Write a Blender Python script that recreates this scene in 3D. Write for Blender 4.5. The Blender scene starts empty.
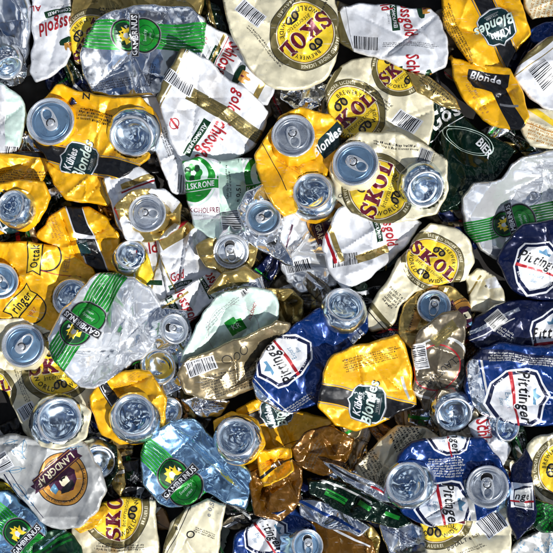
import bpy, math, random, numpy as np
from mathutils import Vector, Matrix
from mathutils.geometry import delaunay_2d_cdt

S = 0.0011            # one unit of the layout = 1.1 mm (a can lid is about 50 mm)
CAMZ = 2000.0         # camera height in layout units
C0 = 276.5
rng = random.Random(7)
scene = bpy.context.scene
col = scene.collection

# ------------------------------------------------------------------ materials
MATS = {}
def srgb(r, g, b):
    f = lambda c: (c/255/12.92) if c/255 <= .04045 else ((c/255+.055)/1.055)**2.4
    return (f(r), f(g), f(b))

def make_mat(name, colr, metallic=.25, rough=.34, coat=.35, grime=.35, bump=.12, spec=.5):
    m = bpy.data.materials.new(name); m.use_nodes = True
    nt = m.node_tree; N = nt.nodes; K = nt.links
    b = N['Principled BSDF']
    tc = N.new('ShaderNodeNewGeometry')
    # broad soiling
    n1 = N.new('ShaderNodeTexNoise'); n1.inputs['Scale'].default_value = 28; n1.inputs['Detail'].default_value = 6; n1.inputs['Roughness'].default_value = .65
    K.new(tc.outputs['Position'], n1.inputs['Vector'])
    r1 = N.new('ShaderNodeMapRange'); r1.inputs[1].default_value = .38; r1.inputs[2].default_value = .7
    r1.inputs[3].default_value = 1.0; r1.inputs[4].default_value = 1-grime
    K.new(n1.outputs['Fac'], r1.inputs[0])
    # specks and scuffs
    n2 = N.new('ShaderNodeTexNoise'); n2.inputs['Scale'].default_value = 420; n2.inputs['Detail'].default_value = 3
    K.new(tc.outputs['Position'], n2.inputs['Vector'])
    r2 = N.new('ShaderNodeMapRange'); r2.inputs[1].default_value = .70; r2.inputs[2].default_value = .76
    r2.inputs[3].default_value = 1.0; r2.inputs[4].default_value = .45
    K.new(n2.outputs['Fac'], r2.inputs[0])
    mu = N.new('ShaderNodeMath'); mu.operation = 'MULTIPLY'
    K.new(r1.outputs[0], mu.inputs[0]); K.new(r2.outputs[0], mu.inputs[1])
    mx = N.new('ShaderNodeMix'); mx.data_type = 'RGBA'; mx.blend_type = 'MULTIPLY'; mx.inputs[0].default_value = 1
    mx.inputs[6].default_value = (*colr, 1)
    K.new(mu.outputs[0], mx.inputs[7])
    # brown dried stains and scuffs that show the bare metal
    n4 = N.new('ShaderNodeTexNoise'); n4.inputs['Scale'].default_value = 13; n4.inputs['Detail'].default_value = 8; n4.inputs['Roughness'].default_value = .7
    K.new(tc.outputs['Position'], n4.inputs['Vector'])
    r4 = N.new('ShaderNodeMapRange'); r4.inputs[1].default_value = .56; r4.inputs[2].default_value = .72; r4.inputs[4].default_value = grime*1.3
    K.new(n4.outputs['Fac'], r4.inputs[0])
    m4 = N.new('ShaderNodeMix'); m4.data_type = 'RGBA'; m4.blend_type = 'MULTIPLY'; m4.inputs[7].default_value = (.42, .33, .22, 1)
    K.new(r4.outputs[0], m4.inputs[0]); K.new(mx.outputs[2], m4.inputs[6])
    mp_ = N.new('ShaderNodeMapping'); mp_.inputs['Scale'].default_value = (60, 420, 100); mp_.inputs['Rotation'].default_value = (0, 0, .7)
    K.new(tc.outputs['Position'], mp_.inputs['Vector'])
    n5 = N.new('ShaderNodeTexNoise'); n5.inputs['Scale'].default_value = 1; n5.inputs['Detail'].default_value = 4; K.new(mp_.outputs[0], n5.inputs['Vector'])
    r5 = N.new('ShaderNodeMapRange'); r5.inputs[1].default_value = .66; r5.inputs[2].default_value = .70; r5.inputs[4].default_value = 0 if max(colr) < .06 else .35
    K.new(n5.outputs['Fac'], r5.inputs[0])
    m5 = N.new('ShaderNodeMix'); m5.data_type = 'RGBA'; m5.inputs[7].default_value = (.62, .64, .66, 1)
    K.new(r5.outputs[0], m5.inputs[0]); K.new(m4.outputs[2], m5.inputs[6])
    K.new(m5.outputs[2], b.inputs['Base Color'])
    b.inputs['Metallic'].default_value = metallic
    rr = N.new('ShaderNodeMapRange'); rr.inputs[1].default_value = .3; rr.inputs[2].default_value = .7
    rr.inputs[3].default_value = max(.05, rough-.10); rr.inputs[4].default_value = rough+.16
    n3 = N.new('ShaderNodeTexNoise'); n3.inputs['Scale'].default_value = 70; n3.inputs['Detail'].default_value = 5
    K.new(tc.outputs['Position'], n3.inputs['Vector']); K.new(n3.outputs['Fac'], rr.inputs[0]); K.new(rr.outputs[0], b.inputs['Roughness'])
    b.inputs['Coat Weight'].default_value = coat; b.inputs['Coat Roughness'].default_value = .12
    b.inputs['Specular IOR Level'].default_value = spec
    # fine crinkles
    v = N.new('ShaderNodeTexVoronoi'); v.feature = 'F1'; v.inputs['Scale'].default_value = 95
    wn = N.new('ShaderNodeTexNoise'); wn.inputs['Scale'].default_value = 60
    K.new(tc.outputs['Position'], wn.inputs['Vector'])
    va = N.new('ShaderNodeVectorMath'); va.operation = 'MULTIPLY_ADD'; va.inputs[1].default_value = (.02, .02, .02)
    K.new(wn.outputs['Color'], va.inputs[0]); K.new(tc.outputs['Position'], va.inputs[2]); K.new(va.outputs[0], v.inputs['Vector'])
    ad = N.new('ShaderNodeMath'); ad.operation = 'MULTIPLY_ADD'; ad.inputs[1].default_value = .5
    K.new(n3.outputs['Fac'], ad.inputs[0]); K.new(v.outputs['Distance'], ad.inputs[2])
    bp = N.new('ShaderNodeBump'); bp.inputs['Strength'].default_value = bump; bp.inputs['Distance'].default_value = .0005
    K.new(ad.outputs[0], bp.inputs['Height']); K.new(bp.outputs['Normal'], b.inputs['Normal'])
    MATS[name] = m
    return m

make_mat('cream_print', (.92, .85, .60))
make_mat('white_print', (.90, .92, .96))
make_mat('yellow_print', (1.0, .52, .004), metallic=.25)
make_mat('shaded_amber_print', (.20, .085, .006), metallic=.5, rough=.22)  # amber darkened to carry the shade these cans lie in
make_mat('bright_yellow_print', (.98, .70, .03), metallic=.15)
make_mat('mint_print', (.56, .78, .66), metallic=.2)
make_mat('pale_mint_print', (.74, .93, .84), metallic=.2)
make_mat('blue_print', (.003, .035, .19), metallic=.45, rough=.2)
make_mat('navy_print', (.003, .008, .05), metallic=.35, rough=.26)
make_mat('green_print', (.005, .27, .02), metallic=.3)
make_mat('dark_green_print', (.004, .045, .015), metallic=.35)
make_mat('bottle_green_print', (.002, .016, .007), metallic=.5, rough=.16)
make_mat('gold_print', (.52, .38, .12), metallic=.75, rough=.3)
make_mat('olive_gold_print', (.17, .14, .05), metallic=.4)
make_mat('khaki_print', (.40, .32, .18), metallic=.7, rough=.3)
make_mat('bronze_print', (.20, .165, .11), metallic=.6, rough=.32)
make_mat('maroon_print', (.14, .006, .025))
make_mat('red_print', (.42, .006, .015))
make_mat('purple_print', (.05, .006, .035))
make_mat('teal_print', (.006, .035, .04), metallic=.3, rough=.25)
make_mat('black_print', (.008, .008, .010), metallic=.1, rough=.3, coat=.05)
make_mat('grey_print', (.25, .26, .28))
make_mat('ochre_print', (.55, .26, .04))
make_mat('light_grey_print', (.58, .59, .58))
make_mat('sky_blue_print', (.10, .26, .42))
make_mat('silver_metal', (.90, .93, .97), metallic=.96, rough=.09, coat=0, grime=.2, bump=.12)
make_mat('foil_metal', (.96, .98, 1.0), metallic=.66, rough=.11, coat=.2, grime=.08, bump=.12)
make_mat('blue_steel_metal', (.42, .70, .98), metallic=.92, rough=.12, coat=.1, grime=.2, bump=.12)  # silver with the blue of the reflected sky put into its colour
make_mat('lid_metal', (.34, .54, .76), metallic=.88, rough=.30, coat=0, grime=.3, bump=.2)  # lid aluminium, reflected sky blue put into its colour
make_mat('bright_lid_metal', (.80, .86, .93), metallic=.9, rough=.2, coat=0, grime=.3, bump=.2)  # same lid aluminium in a brighter copy for lids that catch the light
make_mat('rim_metal', (.92, .94, .97), metallic=.75, rough=.16, coat=0, grime=.2, bump=.12)
make_mat('tab_metal', (.88, .91, .94), metallic=.7, rough=.2, coat=0, grime=.1, bump=.08)
make_mat('dome_metal', (.74, .88, 1.0), metallic=.97, rough=.12, coat=0, grime=.3, bump=.15)
make_mat('shoulder_metal', (.80, .90, .98), metallic=.97, rough=.12, coat=0, grime=.3, bump=.15)
make_mat('hole_shade', (.01, .01, .012), metallic=.2, rough=.5, coat=0)  # near black colour that stands for shade inside holes

# ------------------------------------------------------------------ glyphs
CH = "ABCDEFGHIJKLMNOPQRSTUVWXYZabcdefghijklmnopqrstuvwxyz0123456789.,äöü%&+"
def load_glyphs(offset):
    out = {}; objs = []
    for c in CH:
        cu = bpy.data.curves.new('t', 'FONT'); cu.body = c; cu.resolution_u = 2; cu.offset = offset
        o = bpy.data.objects.new('t', cu); col.objects.link(o); objs.append((c, o))
    dg = bpy.context.evaluated_depsgraph_get(); dg.update()
    for c, o in objs:
        me = o.evaluated_get(dg).to_mesh()
        cnt = {}
        for p in me.polygons:
            for e in p.edge_keys: cnt[e] = cnt.get(e, 0)+1
        ed = [e for e, n in cnt.items() if n == 1]
        vs = np.array([v.co[:2] for v in me.vertices]) if len(me.vertices) else np.zeros((0, 2))
        used = sorted({i for e in ed for i in e}); mp = {u: i for i, u in enumerate(used)}
        vs = vs[used] if len(used) else vs
        out[c] = (vs, [(mp[a], mp[b]) for a, b in ed])
        cu = o.data; bpy.data.objects.remove(o); bpy.data.curves.remove(cu)
    hh = out['H'][0]; y0 = hh[:, 1].min(); k = 1/(hh[:, 1].max()-y0)
    for c in out:
        v, e = out[c]
        if len(v):
            v = (v-[v[:, 0].min(), y0])*k
            # weld duplicates
            key = {}; idx = []; nv = []
            for p in v:
                kk = (round(p[0], 4), round(p[1], 4))
                if kk not in key: key[kk] = len(nv); nv.append(p)
                idx.append(key[kk])
            out[c] = (np.array(nv), [(idx[a], idx[b]) for a, b in e if idx[a] != idx[b]])
    return out
GL = {'r': load_glyphs(0.0), 'b': load_glyphs(0.022)}

def loop_edges(n, o=0): return [(o+i, o+(i+1) % n) for i in range(n)]
def poly(pts): return np.array(pts, float), loop_edges(len(pts))
def merge(*sh):
    vs = []; es = []; o = 0
    for v, e in sh:
        if len(v) == 0: continue
        vs.append(np.asarray(v, float)); es += [(a+o, b+o) for a, b in e]; o += len(v)
    return (np.concatenate(vs), es) if vs else (np.zeros((0, 2)), [])
def mv(sh, dx=0, dy=0, sx=1, sy=None, rot=0, shear=0):
    v, e = sh; sy = sx if sy is None else sy
    if len(v) == 0: return sh
    x = v[:, 0]*sx+v[:, 1]*sy*shear; y = v[:, 1]*sy
    c, s = math.cos(math.radians(rot)), math.sin(math.radians(rot))
    return np.stack([x*c-y*s+dx, x*s+y*c+dy], 1), e
def rect(x0, y0, x1, y1): return poly([(x0, y0), (x1, y0), (x1, y1), (x0, y1)])
def ell(cx, cy, rx, ry=None, n=40):
    ry = rx if ry is None else ry
    return poly([(cx+rx*math.cos(2*math.pi*i/n), cy+ry*math.sin(2*math.pi*i/n)) for i in range(n)])
def ring(cx, cy, r0, r1, n=40, a=1, b=1): return merge(ell(cx, cy, r1*a, r1*b, n), ell(cx, cy, r0*a, r0*b, n))
SL = {
 'L': poly([(0,0),(.78,0),(.78,.38),(.66,.38),(.6,.16),(.37,.16),(.37,.86),(.47,.86),(.47,1),(0,1),(0,.86),(.1,.86),(.1,.14),(0,.14)]),
 'K': poly([(0,0),(.44,0),(.44,.14),(.36,.14),(.36,.38),(.60,.14),(.52,.14),(.52,0),(.98,0),(.98,.14),(.9,.14),(.55,.56),(.82,.86),(.92,.86),(.92,1),(.52,1),(.52,.86),(.58,.86),(.36,.60),(.36,.86),(.44,.86),(.44,1),(0,1),(0,.86),(.09,.86),(.09,.14),(0,.14)]),
 'O': merge(ell(.42, .5, .42, .53, 22), ell(.42, .5, .15, .38, 16)),
 'S': poly([(.02,0),(.12,0),(.17,.09),(.30,-.03),(.48,-.03),(.68,.10),(.73,.28),(.66,.46),(.48,.58),(.30,.68),(.25,.78),(.32,.88),(.44,.87),(.54,.76),(.58,.64),(.68,.64),(.68,1),(.58,1),(.53,.93),(.42,1.03),(.24,1.02),(.06,.90),(.02,.72),(.10,.54),(.28,.43),(.44,.34),(.49,.22),(.42,.11),(.30,.11),(.18,.22),(.12,.38),(.02,.38)]),
}
def text(s, h, font='b', sx=1.0, shear=0, gap=.10, anchor='c', serif=False):
    x = 0; parts = []
    for c in s:
        if c == ' ': x += .35; continue
        if serif and c in SL: g = SL[c]
        else: g = GL[font].get(c)
        if g is None or len(g[0]) == 0: x += .3; continue
        parts.append(mv(g, x, 0)); x += g[0][:, 0].max()+gap
    W = max(x-gap, .01)
    sh = merge(*parts)
    ox = {'c': -W/2, 'l': 0, 'r': -W}[anchor]
    sh = mv(sh, ox, -.5)
    return mv(sh, 0, 0, h*sx, h, shear=shear)
def arc_text(s, h, r, a_mid, font='b', inward=False, sx=.8, gap=.25):
    adv = []; tot = 0
    for c in s:
        w = .35 if c == ' ' else GL[font][c][0][:, 0].max()
        adv.append((c, tot, w)); tot += w+gap
    tot -= gap
    out = []
    for c, o, w in adv:
        if c == ' ': continue
        off = (o+w/2-tot/2)*h*sx/r
        g = mv(GL[font][c], -w/2, -.5); g = mv(g, 0, 0, h*sx, h)
        if not inward:
            a = math.radians(a_mid)-off; out.append(mv(g, r*math.cos(a), r*math.sin(a), 1, rot=math.degrees(a)-90))
        else:
            a = math.radians(a_mid)+off; out.append(mv(g, r*math.cos(a), r*math.sin(a), 1, rot=math.degrees(a)+90))
    return merge(*out)
def dashes(w, h, rows, seed=0, lo=1.2, hi=4.5):
    """rows of fine print: narrow irregular strokes grouped into words"""
    R = random.Random(seed*13+5); out = []; p = h/rows
    for i in range(rows):
        y = h/2-(i+.5)*p; x = -w/2+R.uniform(0, .05)*w; end = w/2-R.uniform(0, .15)*w
        while x < end:
            for c in range(R.randint(2, 7)):
                cw = p*R.choice([.16, .3, .34, .40]); k = R.random()
                a, b = (-.30, .16) if k < .5 else ((-.30, .38) if k < .8 else (-.44, .16))
                if cw > p*.25 and k < .7:
                    out.append(rect(x, y+a*p, x+cw*.46, y+b*p)); out.append(rect(x+cw*.45, y+a*p, x+cw, y+a*p+.18*p)); out.append(rect(x+cw*.45, y+b*p-.18*p, x+cw, y+b*p))
                else: out.append(rect(x, y+a*p, x+cw, y+b*p))
                x += cw+p*.14
                if x > end: break
            x += p*.34
    return merge(*out)
def bars(w, h, seed=0):
    R = random.Random(seed*7+1); out = []; x = -w/2+.5
    while x < w/2-1:
        b = R.choice([.45, .6, .9, 1.2]); out.append(rect(x, -h/2, x+b, h/2)); x += b+R.choice([.5, .6, .9])
    return merge(*out)

class Art:
    """ink layers of one can; later layers lie on top"""
    def __init__(s): s.L = []; s.t = (0, 0, 0, 1)
    def at(s, x, y, rot=0, k=1.0, sy=1.0): s.t = (x, 553-y, rot, k, sy); return s
    def add(s, sh, m):
        x, y, r, k, sy = s.t
        v = (sh[0]*[1, sy], sh[1])
        s.L.append((mv(v, x, y, k, rot=r), m)); return s
    # --- label designs
    def skol(s, x, y, rot, R=34, sy=1.0, big=1.0):
        s.at(x, y, rot, R/34, sy)
        s.add(ell(0, 0, 34.6, n=56), 'black_print').add(ell(0, 0, 34, n=56), 'olive_gold_print').add(ell(0, 0, 28, n=48), 'cream_print').add(ell(0, 0, 27.2, n=48), 'maroon_print').add(ell(0, 0, 26.6, n=48), 'bright_yellow_print')
        s.add(arc_text('BREWED UNDER LICENSE', 3.2, 31, 90), 'cream_print').add(arc_text('BRAUEREI', 3.2, 31, 270, inward=True), 'cream_print')
        s.add(arc_text('WORLD', 4.4, 22, 225, inward=True, sx=.9), 'black_print').add(arc_text('WIDE', 4.4, 22, 312, inward=True, sx=.9), 'black_print')
        s.add(arc_text('BREWERY', 3.8, 22.3, 60, sx=.9), 'black_print')
        for hx, hy in ((-3, 15), (0, -18)):
            s.add(merge(ell(hx-3, hy, 3.4, 4.2, 12)), 'black_print').add(ell(hx+4, hy, 3.4, 4.2, 12), 'black_print')
            s.add(ell(hx-3, hy, 1.6, 2.4, 8), 'gold_print').add(ell(hx+4, hy, 1.6, 2.4, 8), 'gold_print').add(rect(hx-3, hy+3.2, hx+4, hy+5), 'black_print')
        s.add(mv(text('SKOL', 15*big, sx=1.05, serif=True, gap=.06), 0.8, 1.2), 'cream_print')
        s.add(mv(text('SKOL', 15*big, sx=1.05, serif=True, gap=.06), 0, 2), 'maroon_print')
        s.add(mv(text('International', 4.6, 'r', sx=.95, shear=.1), 2, -9.5), 'black_print'); return s
    def schloss(s, x, y, rot, k=1.0, box=True, castle=True, word='Schlossgold'):
        s.at(x, y, rot, k)
        s.add(mv(text(word, 12.5, sx=.60, shear=.12, gap=.09), .5, -.5), 'light_grey_print').add(text(word, 12.5, sx=.60, shear=.12, gap=.09), 'red_print')
        if box:
            s.add(rect(-16, -16, 18, -9.5), 'dark_green_print').add(mv(text('ALKOHOLFREI', 3.2, 'b', sx=.95), 1, -12.8), 'white_print')
            s.add(mv(dashes(26, 1.6, 1, 3), 0, -18.5), 'grey_print')
        if castle:
            s.at(*(lambda c: c)(s._off(0, 17)), rot, k)
            s.add(poly([(-9,-3),(-7,-5),(0,-6),(7,-5),(9,-3),(9,0),(6,1),(-6,1),(-9,0)]), 'dark_green_print')
            s.add(poly([(-5,-1),(5,-1),(5.5,3),(5,6),(4,6),(3.4,3.5),(1.6,4),(1.4,7),(0,8.5),(-1.4,7),(-1.6,4),(-3.4,3.5),(-4,5),(-5,5)]), 'ochre_print')
            s.add(rect(-.8, -.5, .8, 2.4), 'maroon_print')
        return s
    def _off(s, u, v):
        x, y, r, k, sy = s.t; c, n = math.cos(math.radians(r)), math.sin(math.radians(r))
        return (x+(u*c-v*n)*k, 553-(y+(u*n+v*c)*k))
    def gambrinus(s, x, y, rot, k=1.0, band=True, bw=26, bl=150, line='green_print', sec=True):
        s.at(x, y, rot, k)
        if band:
            for i in range(9):
                u = (i-4)*bw/9.0; s.add(rect(u-bw/9*.40, -bl, u+bw/9*.40, bl), line)
        for g, m in ((2.2, 'grey_print'), (1.4, 'black_print'), (0, 'green_print')):
            o = ell(0, -8, 17+g, 14+g, 30)
            s.add(merge(ell(0, -9, 16+g, 13.5+g, 30)), m)
            s.add(ell(0, 9, 13+g, 14+g, 30), m)
        s.add(ell(0, -10, 11, 8, 24), 'dark_green_print').add(ell(0, -10, 10.4, 7.4, 24), 'green_print')
        s.add(mv(text('Svetlucky', 3, 'r', sx=.8, shear=.2), 0, -9), 'pale_mint_print').add(mv(text('od 1869', 2.2, 'r', sx=.8), 0, -14), 'pale_mint_print')
        # heraldic ornament above the name: plain crest of gold shapes
        s.add(ell(0, 11, 11.5, 11, 26), 'dark_green_print').add(poly([(-6,5),(-2,6),(0,9),(3,6),(7,5),(5,10),(7,14),(4,13),(3,17),(1,15),(-1,19),(-2,15),(-5,16),(-4,12),(-8,11)]), 'bright_yellow_print')
        s.add(poly([(-2,7),(2,8),(1.5,12),(-1,13),(-3,10)]), 'white_print').add(poly([(-6,5),(-3,5),(-4,8)]), 'black_print').add(poly([(1,13),(3,12),(2.4,15)]), 'black_print').add(poly([(5,8),(9,7),(8,11)]), 'white_print')
        s.add(rect(-21, -4, 21, 4.6), 'grey_print').add(rect(-20.2, -3.3, 20.2, 3.9), 'black_print').add(mv(text('GAMBRINUS', 5.4, sx=.92), 0, .3), 'white_print')
        return s
    def blondes(s, x, y, rot, k=1.0, band=(-200, 200), para=True, two=True):
        s.at(x, y, rot-90, k)
        s.add(rect(band[0], -8, band[1], 8), 'black_print')
        s.add(rect(band[0], 9, band[1], 9.8), 'grey_print').add(rect(band[0], -9.8, band[1], -9), 'grey_print')
        s.at(x, y, rot, k)
        for g, m in ((1.6, 'grey_print'), (.9, 'white_print'), (0, 'teal_print')):
            s.add(poly([(-14-g,-12),(-11,-14.5-g),(0,-16.5-g),(11,-14.5-g),(14+g,-12),(15+g,0),(14+g,12),(11,14+g),(4,15+g),(0,18+g),(-4,15+g),(-11,14+g),(-14-g,12),(-15-g,0)]), m)
        s.add(mv(text('Kühles', 7.5, sx=.72, shear=.22, gap=.08), -1, 8), 'white_print')
        s.add(mv(text('Blondes', 10.5, sx=.80, shear=.22, gap=.08), 2.7, -3.2), 'black_print')
        s.add(mv(text('Blondes', 10.5, sx=.80, shear=.22, gap=.08), 2, -2.5), 'pale_mint_print')
        s.add(rect(-7, -13, 7, -12.2), 'grey_print').add(mv(text('VOLLBIER', 2.2, 'r', sx=.9), 0, -10.5), 'light_grey_print'); return s
    def pitt(s, x, y, rot, k=1.0):
        k *= .97; s.at(x, y, rot, k)
        sh = [(-20,6),(-17,13),(-9,16),(0,21),(9,16),(17,13),(20,6),(19,-8),(12,-19),(0,-26),(-12,-19),(-19,-8)]
        s.add(mv(poly(sh), sx=1.22), 'white_print').add(mv(poly(sh), sx=1.14), 'navy_print').add(mv(poly(sh), sx=1.0), 'white_print')
        s.add(mv(dashes(30, 9, 1, 5, 1, 2.4), 0, 0, 0), 'white_print')
        s.add(arc_text('BRAUEREI GUT SEIT 1560', 2.6, 21, 270, inward=True), 'white_print')
        s.add(mv(text('Export', 4, 'r', sx=.8, shear=.2), 0, -10), 'sky_blue_print').add(mv(text('Bier', 3.4, 'r', sx=.8, shear=.2), 0, -16), 'sky_blue_print')
        s.add(poly([(-22,-8),(26,-4.6),(26,-2.8),(-22,-4.8)]), 'red_print')
        s.add(mv(text('Pittinger', 11.4, sx=.76, shear=.28, gap=.05), 0, 3.6), 'white_print')
        s.add(mv(text('Pittinger', 10.6, sx=.78, shear=.28, gap=.08), 0, 4), 'black_print')
        s.add(poly([(-6,11),(6,11),(7,14),(3,13.5),(0,18),(-3,13.5),(-7,14)]), 'sky_blue_print'); return s
    def karls(s, x, y, rot, k=1.0, foot=True):
        s.at(x, y, rot, k)
        s.add(rect(-24, -42, 28, 24), 'white_print')
        s.add(ell(0, 0, 26, n=44), 'mint_print').add(ell(0, 0, 24.6, n=44), 'white_print').add(ell(0, 0, 22.5, n=44), 'green_print').add(ell(0, 3, 15, n=36), 'pale_mint_print')
        for i in range(7):
            a = i*.9; s.add(ell(6*math.cos(a), 4+6*math.sin(a), 3.4, 4.2, 10), 'dark_green_print' if i % 2 else 'green_print')
        s.add(poly([(-32,-14),(-26,-10),(-26,-2),(-32,-1),(-29,-8)]), 'green_print').add(poly([(32,-11),(28,-8),(32,0),(24,0),(24,-12)]), 'green_print')
        s.add(rect(-27, -13, 27, -3), 'white_print').add(rect(-26.4, -12.4, 26.4, -3.6), 'green_print').add(mv(text('KARLSKRONE', 5.4, sx=.85), 0, -8), 'white_print')
        if foot:
            s.add(mv(text('ALKOHOLFREI', 4.6, sx=.9), 6, -30), 'maroon_print').add(mv(text('Gekühlt genießen'.replace('ß', 's'), 2.6, 'r', sx=.8, shear=.2), 8, -36), 'black_print')
        return s
    def landgraf(s, x, y, rot, k=1.0):
        s.at(x, y, rot, k)
        s.add(ell(0, 2, 27.5, 27.5, 44), 'black_print').add(ell(0, 2, 26.6, 26.6, 44), 'ochre_print').add(ell(0, 2, 23, 23, 40), 'black_print').add(ell(0, 2, 22, 22, 40), 'ochre_print')
        s.add(arc_text('BRAUKUNST AUS DEM HESSENLAND', 2.6, 24.8, 90, sx=.9), 'black_print')
        s.add(poly([(-13,-4),(14,-4),(16,6),(9,10),(8,15),(-3,18),(-12,12),(-16,2)]), 'purple_print')
        s.add(poly([(-6,2),(-2,0),(4,2),(5,8),(1,12),(-5,10)]), 'cream_print').add(poly([(-4,1),(3,1),(2,5),(0,3),(-3,4)]), 'black_print').add(poly([(-8,9),(7,10),(10,14),(2,17),(-7,15)]), 'black_print')
        s.add(poly([(9,0),(17,3),(15,11),(10,9)]), 'sky_blue_print')
        for pa, m in (([(-31,-15),(-27,-15),(-27,-19),(27,-19),(27,-15),(31,-15),(28,-9),(31,-4),(-31,-4),(-28,-9)], 'purple_print'),):
            s.add(poly(pa), m)
        s.add(rect(-26, -17.5, 26, -17), 'ochre_print').add(rect(-26, -5.6, 26, -5.1), 'ochre_print').add(mv(text('LANDGRAF', 7.2, sx=.85), 0, -11.3), 'cream_print'); return s
    def barcode(s, x, y, rot, w=26, h=16, seed=1, bg='white_print', ink='black_print'):
        s.at(x, y, rot)
        if bg: s.add(rect(-w/2-1, -h/2-1, w/2+1, h/2+1), bg)
        s.add(bars(w, h, seed), ink); return s
    def para(s, x, y, rot, w, h, rows, m='black_print', seed=1, lo=1.2, hi=4.5): s.at(x, y, rot).add(dashes(w, h, rows, seed, lo, hi), m); return s
    def strip(s, x, y, rot, l, w, m): s.at(x, y, rot).add(rect(-l/2, -w/2, l/2, w/2), m); return s
    def word(s, t, x, y, rot, h, m='black_print', **k): s.at(x, y, rot).add(text(t, h, **k), m); return s

# ------------------------------------------------------------------ height field of the pile
HX0, HSTEP, HN = -80.0, 2.0, 360
HM = np.zeros((HN, HN))                 # [iy, ix]
gx, gy = np.meshgrid(HX0+np.arange(HN)*HSTEP, HX0+np.arange(HN)*HSTEP)
def blur(a, s):
    r = int(3*s)+1; k = np.exp(-.5*(np.arange(-r, r+1)/s)**2); k /= k.sum()
    p = np.pad(a, r, mode='edge')
    p = sum(k[i]*p[i:i+a.shape[0], :] for i in range(2*r+1))
    return sum(k[i]*p[:, i:i+a.shape[1]] for i in range(2*r+1))
def subdiv(v, e, mx):
    v = np.asarray(v, float)
    if len(v) == 0: return v, e
    nv = v.tolist(); ne = []
    for a, b in e:
        L = math.hypot(v[a][0]-v[b][0], v[a][1]-v[b][1])
        if L > 400: ne.append((a, b)); continue
        n = int(L/mx)
        if n < 1: ne.append((a, b)); continue
        p = a
        for i in range(1, n+1):
            t = i/(n+1); nv.append([v[a][0]*(1-t)+v[b][0]*t, v[a][1]*(1-t)+v[b][1]*t]); ne.append((p, len(nv)-1)); p = len(nv)-1
        ne.append((p, b))
    return np.array(nv), ne
def samp(a, x, y):
    u = np.clip((x-HX0)/HSTEP, 0, HN-1.001); v = np.clip((y-HX0)/HSTEP, 0, HN-1.001)
    i = u.astype(int); j = v.astype(int); fu = u-i; fv = v-j
    return a[j, i]*(1-fu)*(1-fv)+a[j, i+1]*fu*(1-fv)+a[j+1, i]*(1-fu)*fv+a[j+1, i+1]*fu*fv
def hsh(i, j, s):
    n = (i.astype(np.int64)*374761393+j.astype(np.int64)*668265263+s*2147483) & 0x7fffffff
    n = ((n ^ (n >> 13))*1274126177) & 0x7fffffff
    return ((n ^ (n >> 16)) & 0xffff)/32768.0-1
def facet(x, y, sc, seed):
    a_ = seed*1.37; x, y = x*math.cos(a_)+y*math.sin(a_), -x*math.sin(a_)+y*math.cos(a_)
    x = x+.16*sc*np.sin(y/sc*.9+seed); y = y+.16*sc*np.sin(x/sc*1.1+seed*1.3)
    x = x/sc; y = y/sc; F = (x+y)*.366; u = x+F; v = y+F; i = np.floor(u); j = np.floor(v); fu = u-i; fv = v-j
    h00 = hsh(i, j, seed); h11 = hsh(i+1, j+1, seed); h10 = hsh(i+1, j, seed); h01 = hsh(i, j+1, seed)
    return np.where(fu > fv, h00*(1-fu)+h10*(fu-fv)+h11*fv, h00*(1-fv)+h01*(fv-fu)+h11*fu)
def inside(P, E, V):
    """even-odd test of points P in shape V,E"""
    r = np.zeros(len(P), bool)
    if len(V) == 0: return r
    bb = (P[:, 0] > V[:, 0].min()) & (P[:, 0] < V[:, 0].max()) & (P[:, 1] > V[:, 1].min()) & (P[:, 1] < V[:, 1].max())
    ix = np.nonzero(bb)[0]
    if len(ix) == 0: return r
    E = np.asarray(E); a = V[E[:, 0]]; b = V[E[:, 1]]
    for k in range(0, len(ix), 4000):
        q = ix[k:k+4000]; px = P[q, 0][:, None]; py = P[q, 1][:, None]
        c = (a[None, :, 1] > py) != (b[None, :, 1] > py)
        with np.errstate(divide='ignore', invalid='ignore'):
            xi = (b[:, 0]-a[:, 0])[None]*(py-a[None, :, 1])/(b[:, 1]-a[:, 1])[None]+a[None, :, 0]
        r[q] = ((c & (px < xi)).sum(1) % 2) == 1
    return r
def dist(P, O):
    a = O; b = np.roll(O, -1, 0); d = b-a; l2 = (d**2).sum(1)+1e-9
    out = np.empty(len(P))
    for k in range(0, len(P), 8000):
        p = P[k:k+8000, None, :]-a[None]
        t = np.clip((p*d[None]).sum(2)/l2, 0, 1)
        out[k:k+8000] = np.sqrt(((p-t[..., None]*d[None])**2).sum(2)).min(1)
    return out
def outline(pts, seed, rough=1.0):
    R = np.random.RandomState(seed)
    p = np.array([(x-(34 if x <= -8 else 0)+(34 if x >= 560 else 0), 553-(y-(34 if y <= -8 else 0)+(34 if y >= 560 else 0))) for x, y in pts], float)
    if (np.roll(p, -1, 0)[:, 0]*p[:, 1]-np.roll(p, -1, 0)[:, 1]*p[:, 0]).sum() > 0: p = p[::-1]
    for it in range(2):     # corner rounding
        q = np.roll(p, -1, 0); f = .07 if it == 0 else .2
        p = np.stack([p*(1-f)+q*f, p*f+q*(1-f)], 1).reshape(-1, 2)
    out = []
    for a, b in zip(p, np.roll(p, -1, 0)):
        n = max(1, int(np.linalg.norm(b-a)/2.6))
        for i in range(n): out.append(a+(b-a)*i/n)
    o = np.array(out)
    w = facet(o[:, 0], o[:, 1], 20, seed)*2.0*rough+facet(o[:, 0], o[:, 1], 8, seed+3)*.8*rough
    t = np.roll(o, -1, 0)-np.roll(o, 1, 0); t /= np.linalg.norm(t, axis=1)[:, None]+1e-9
    return o+np.stack([t[:, 1], -t[:, 0]], 1)*w[:, None]

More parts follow.
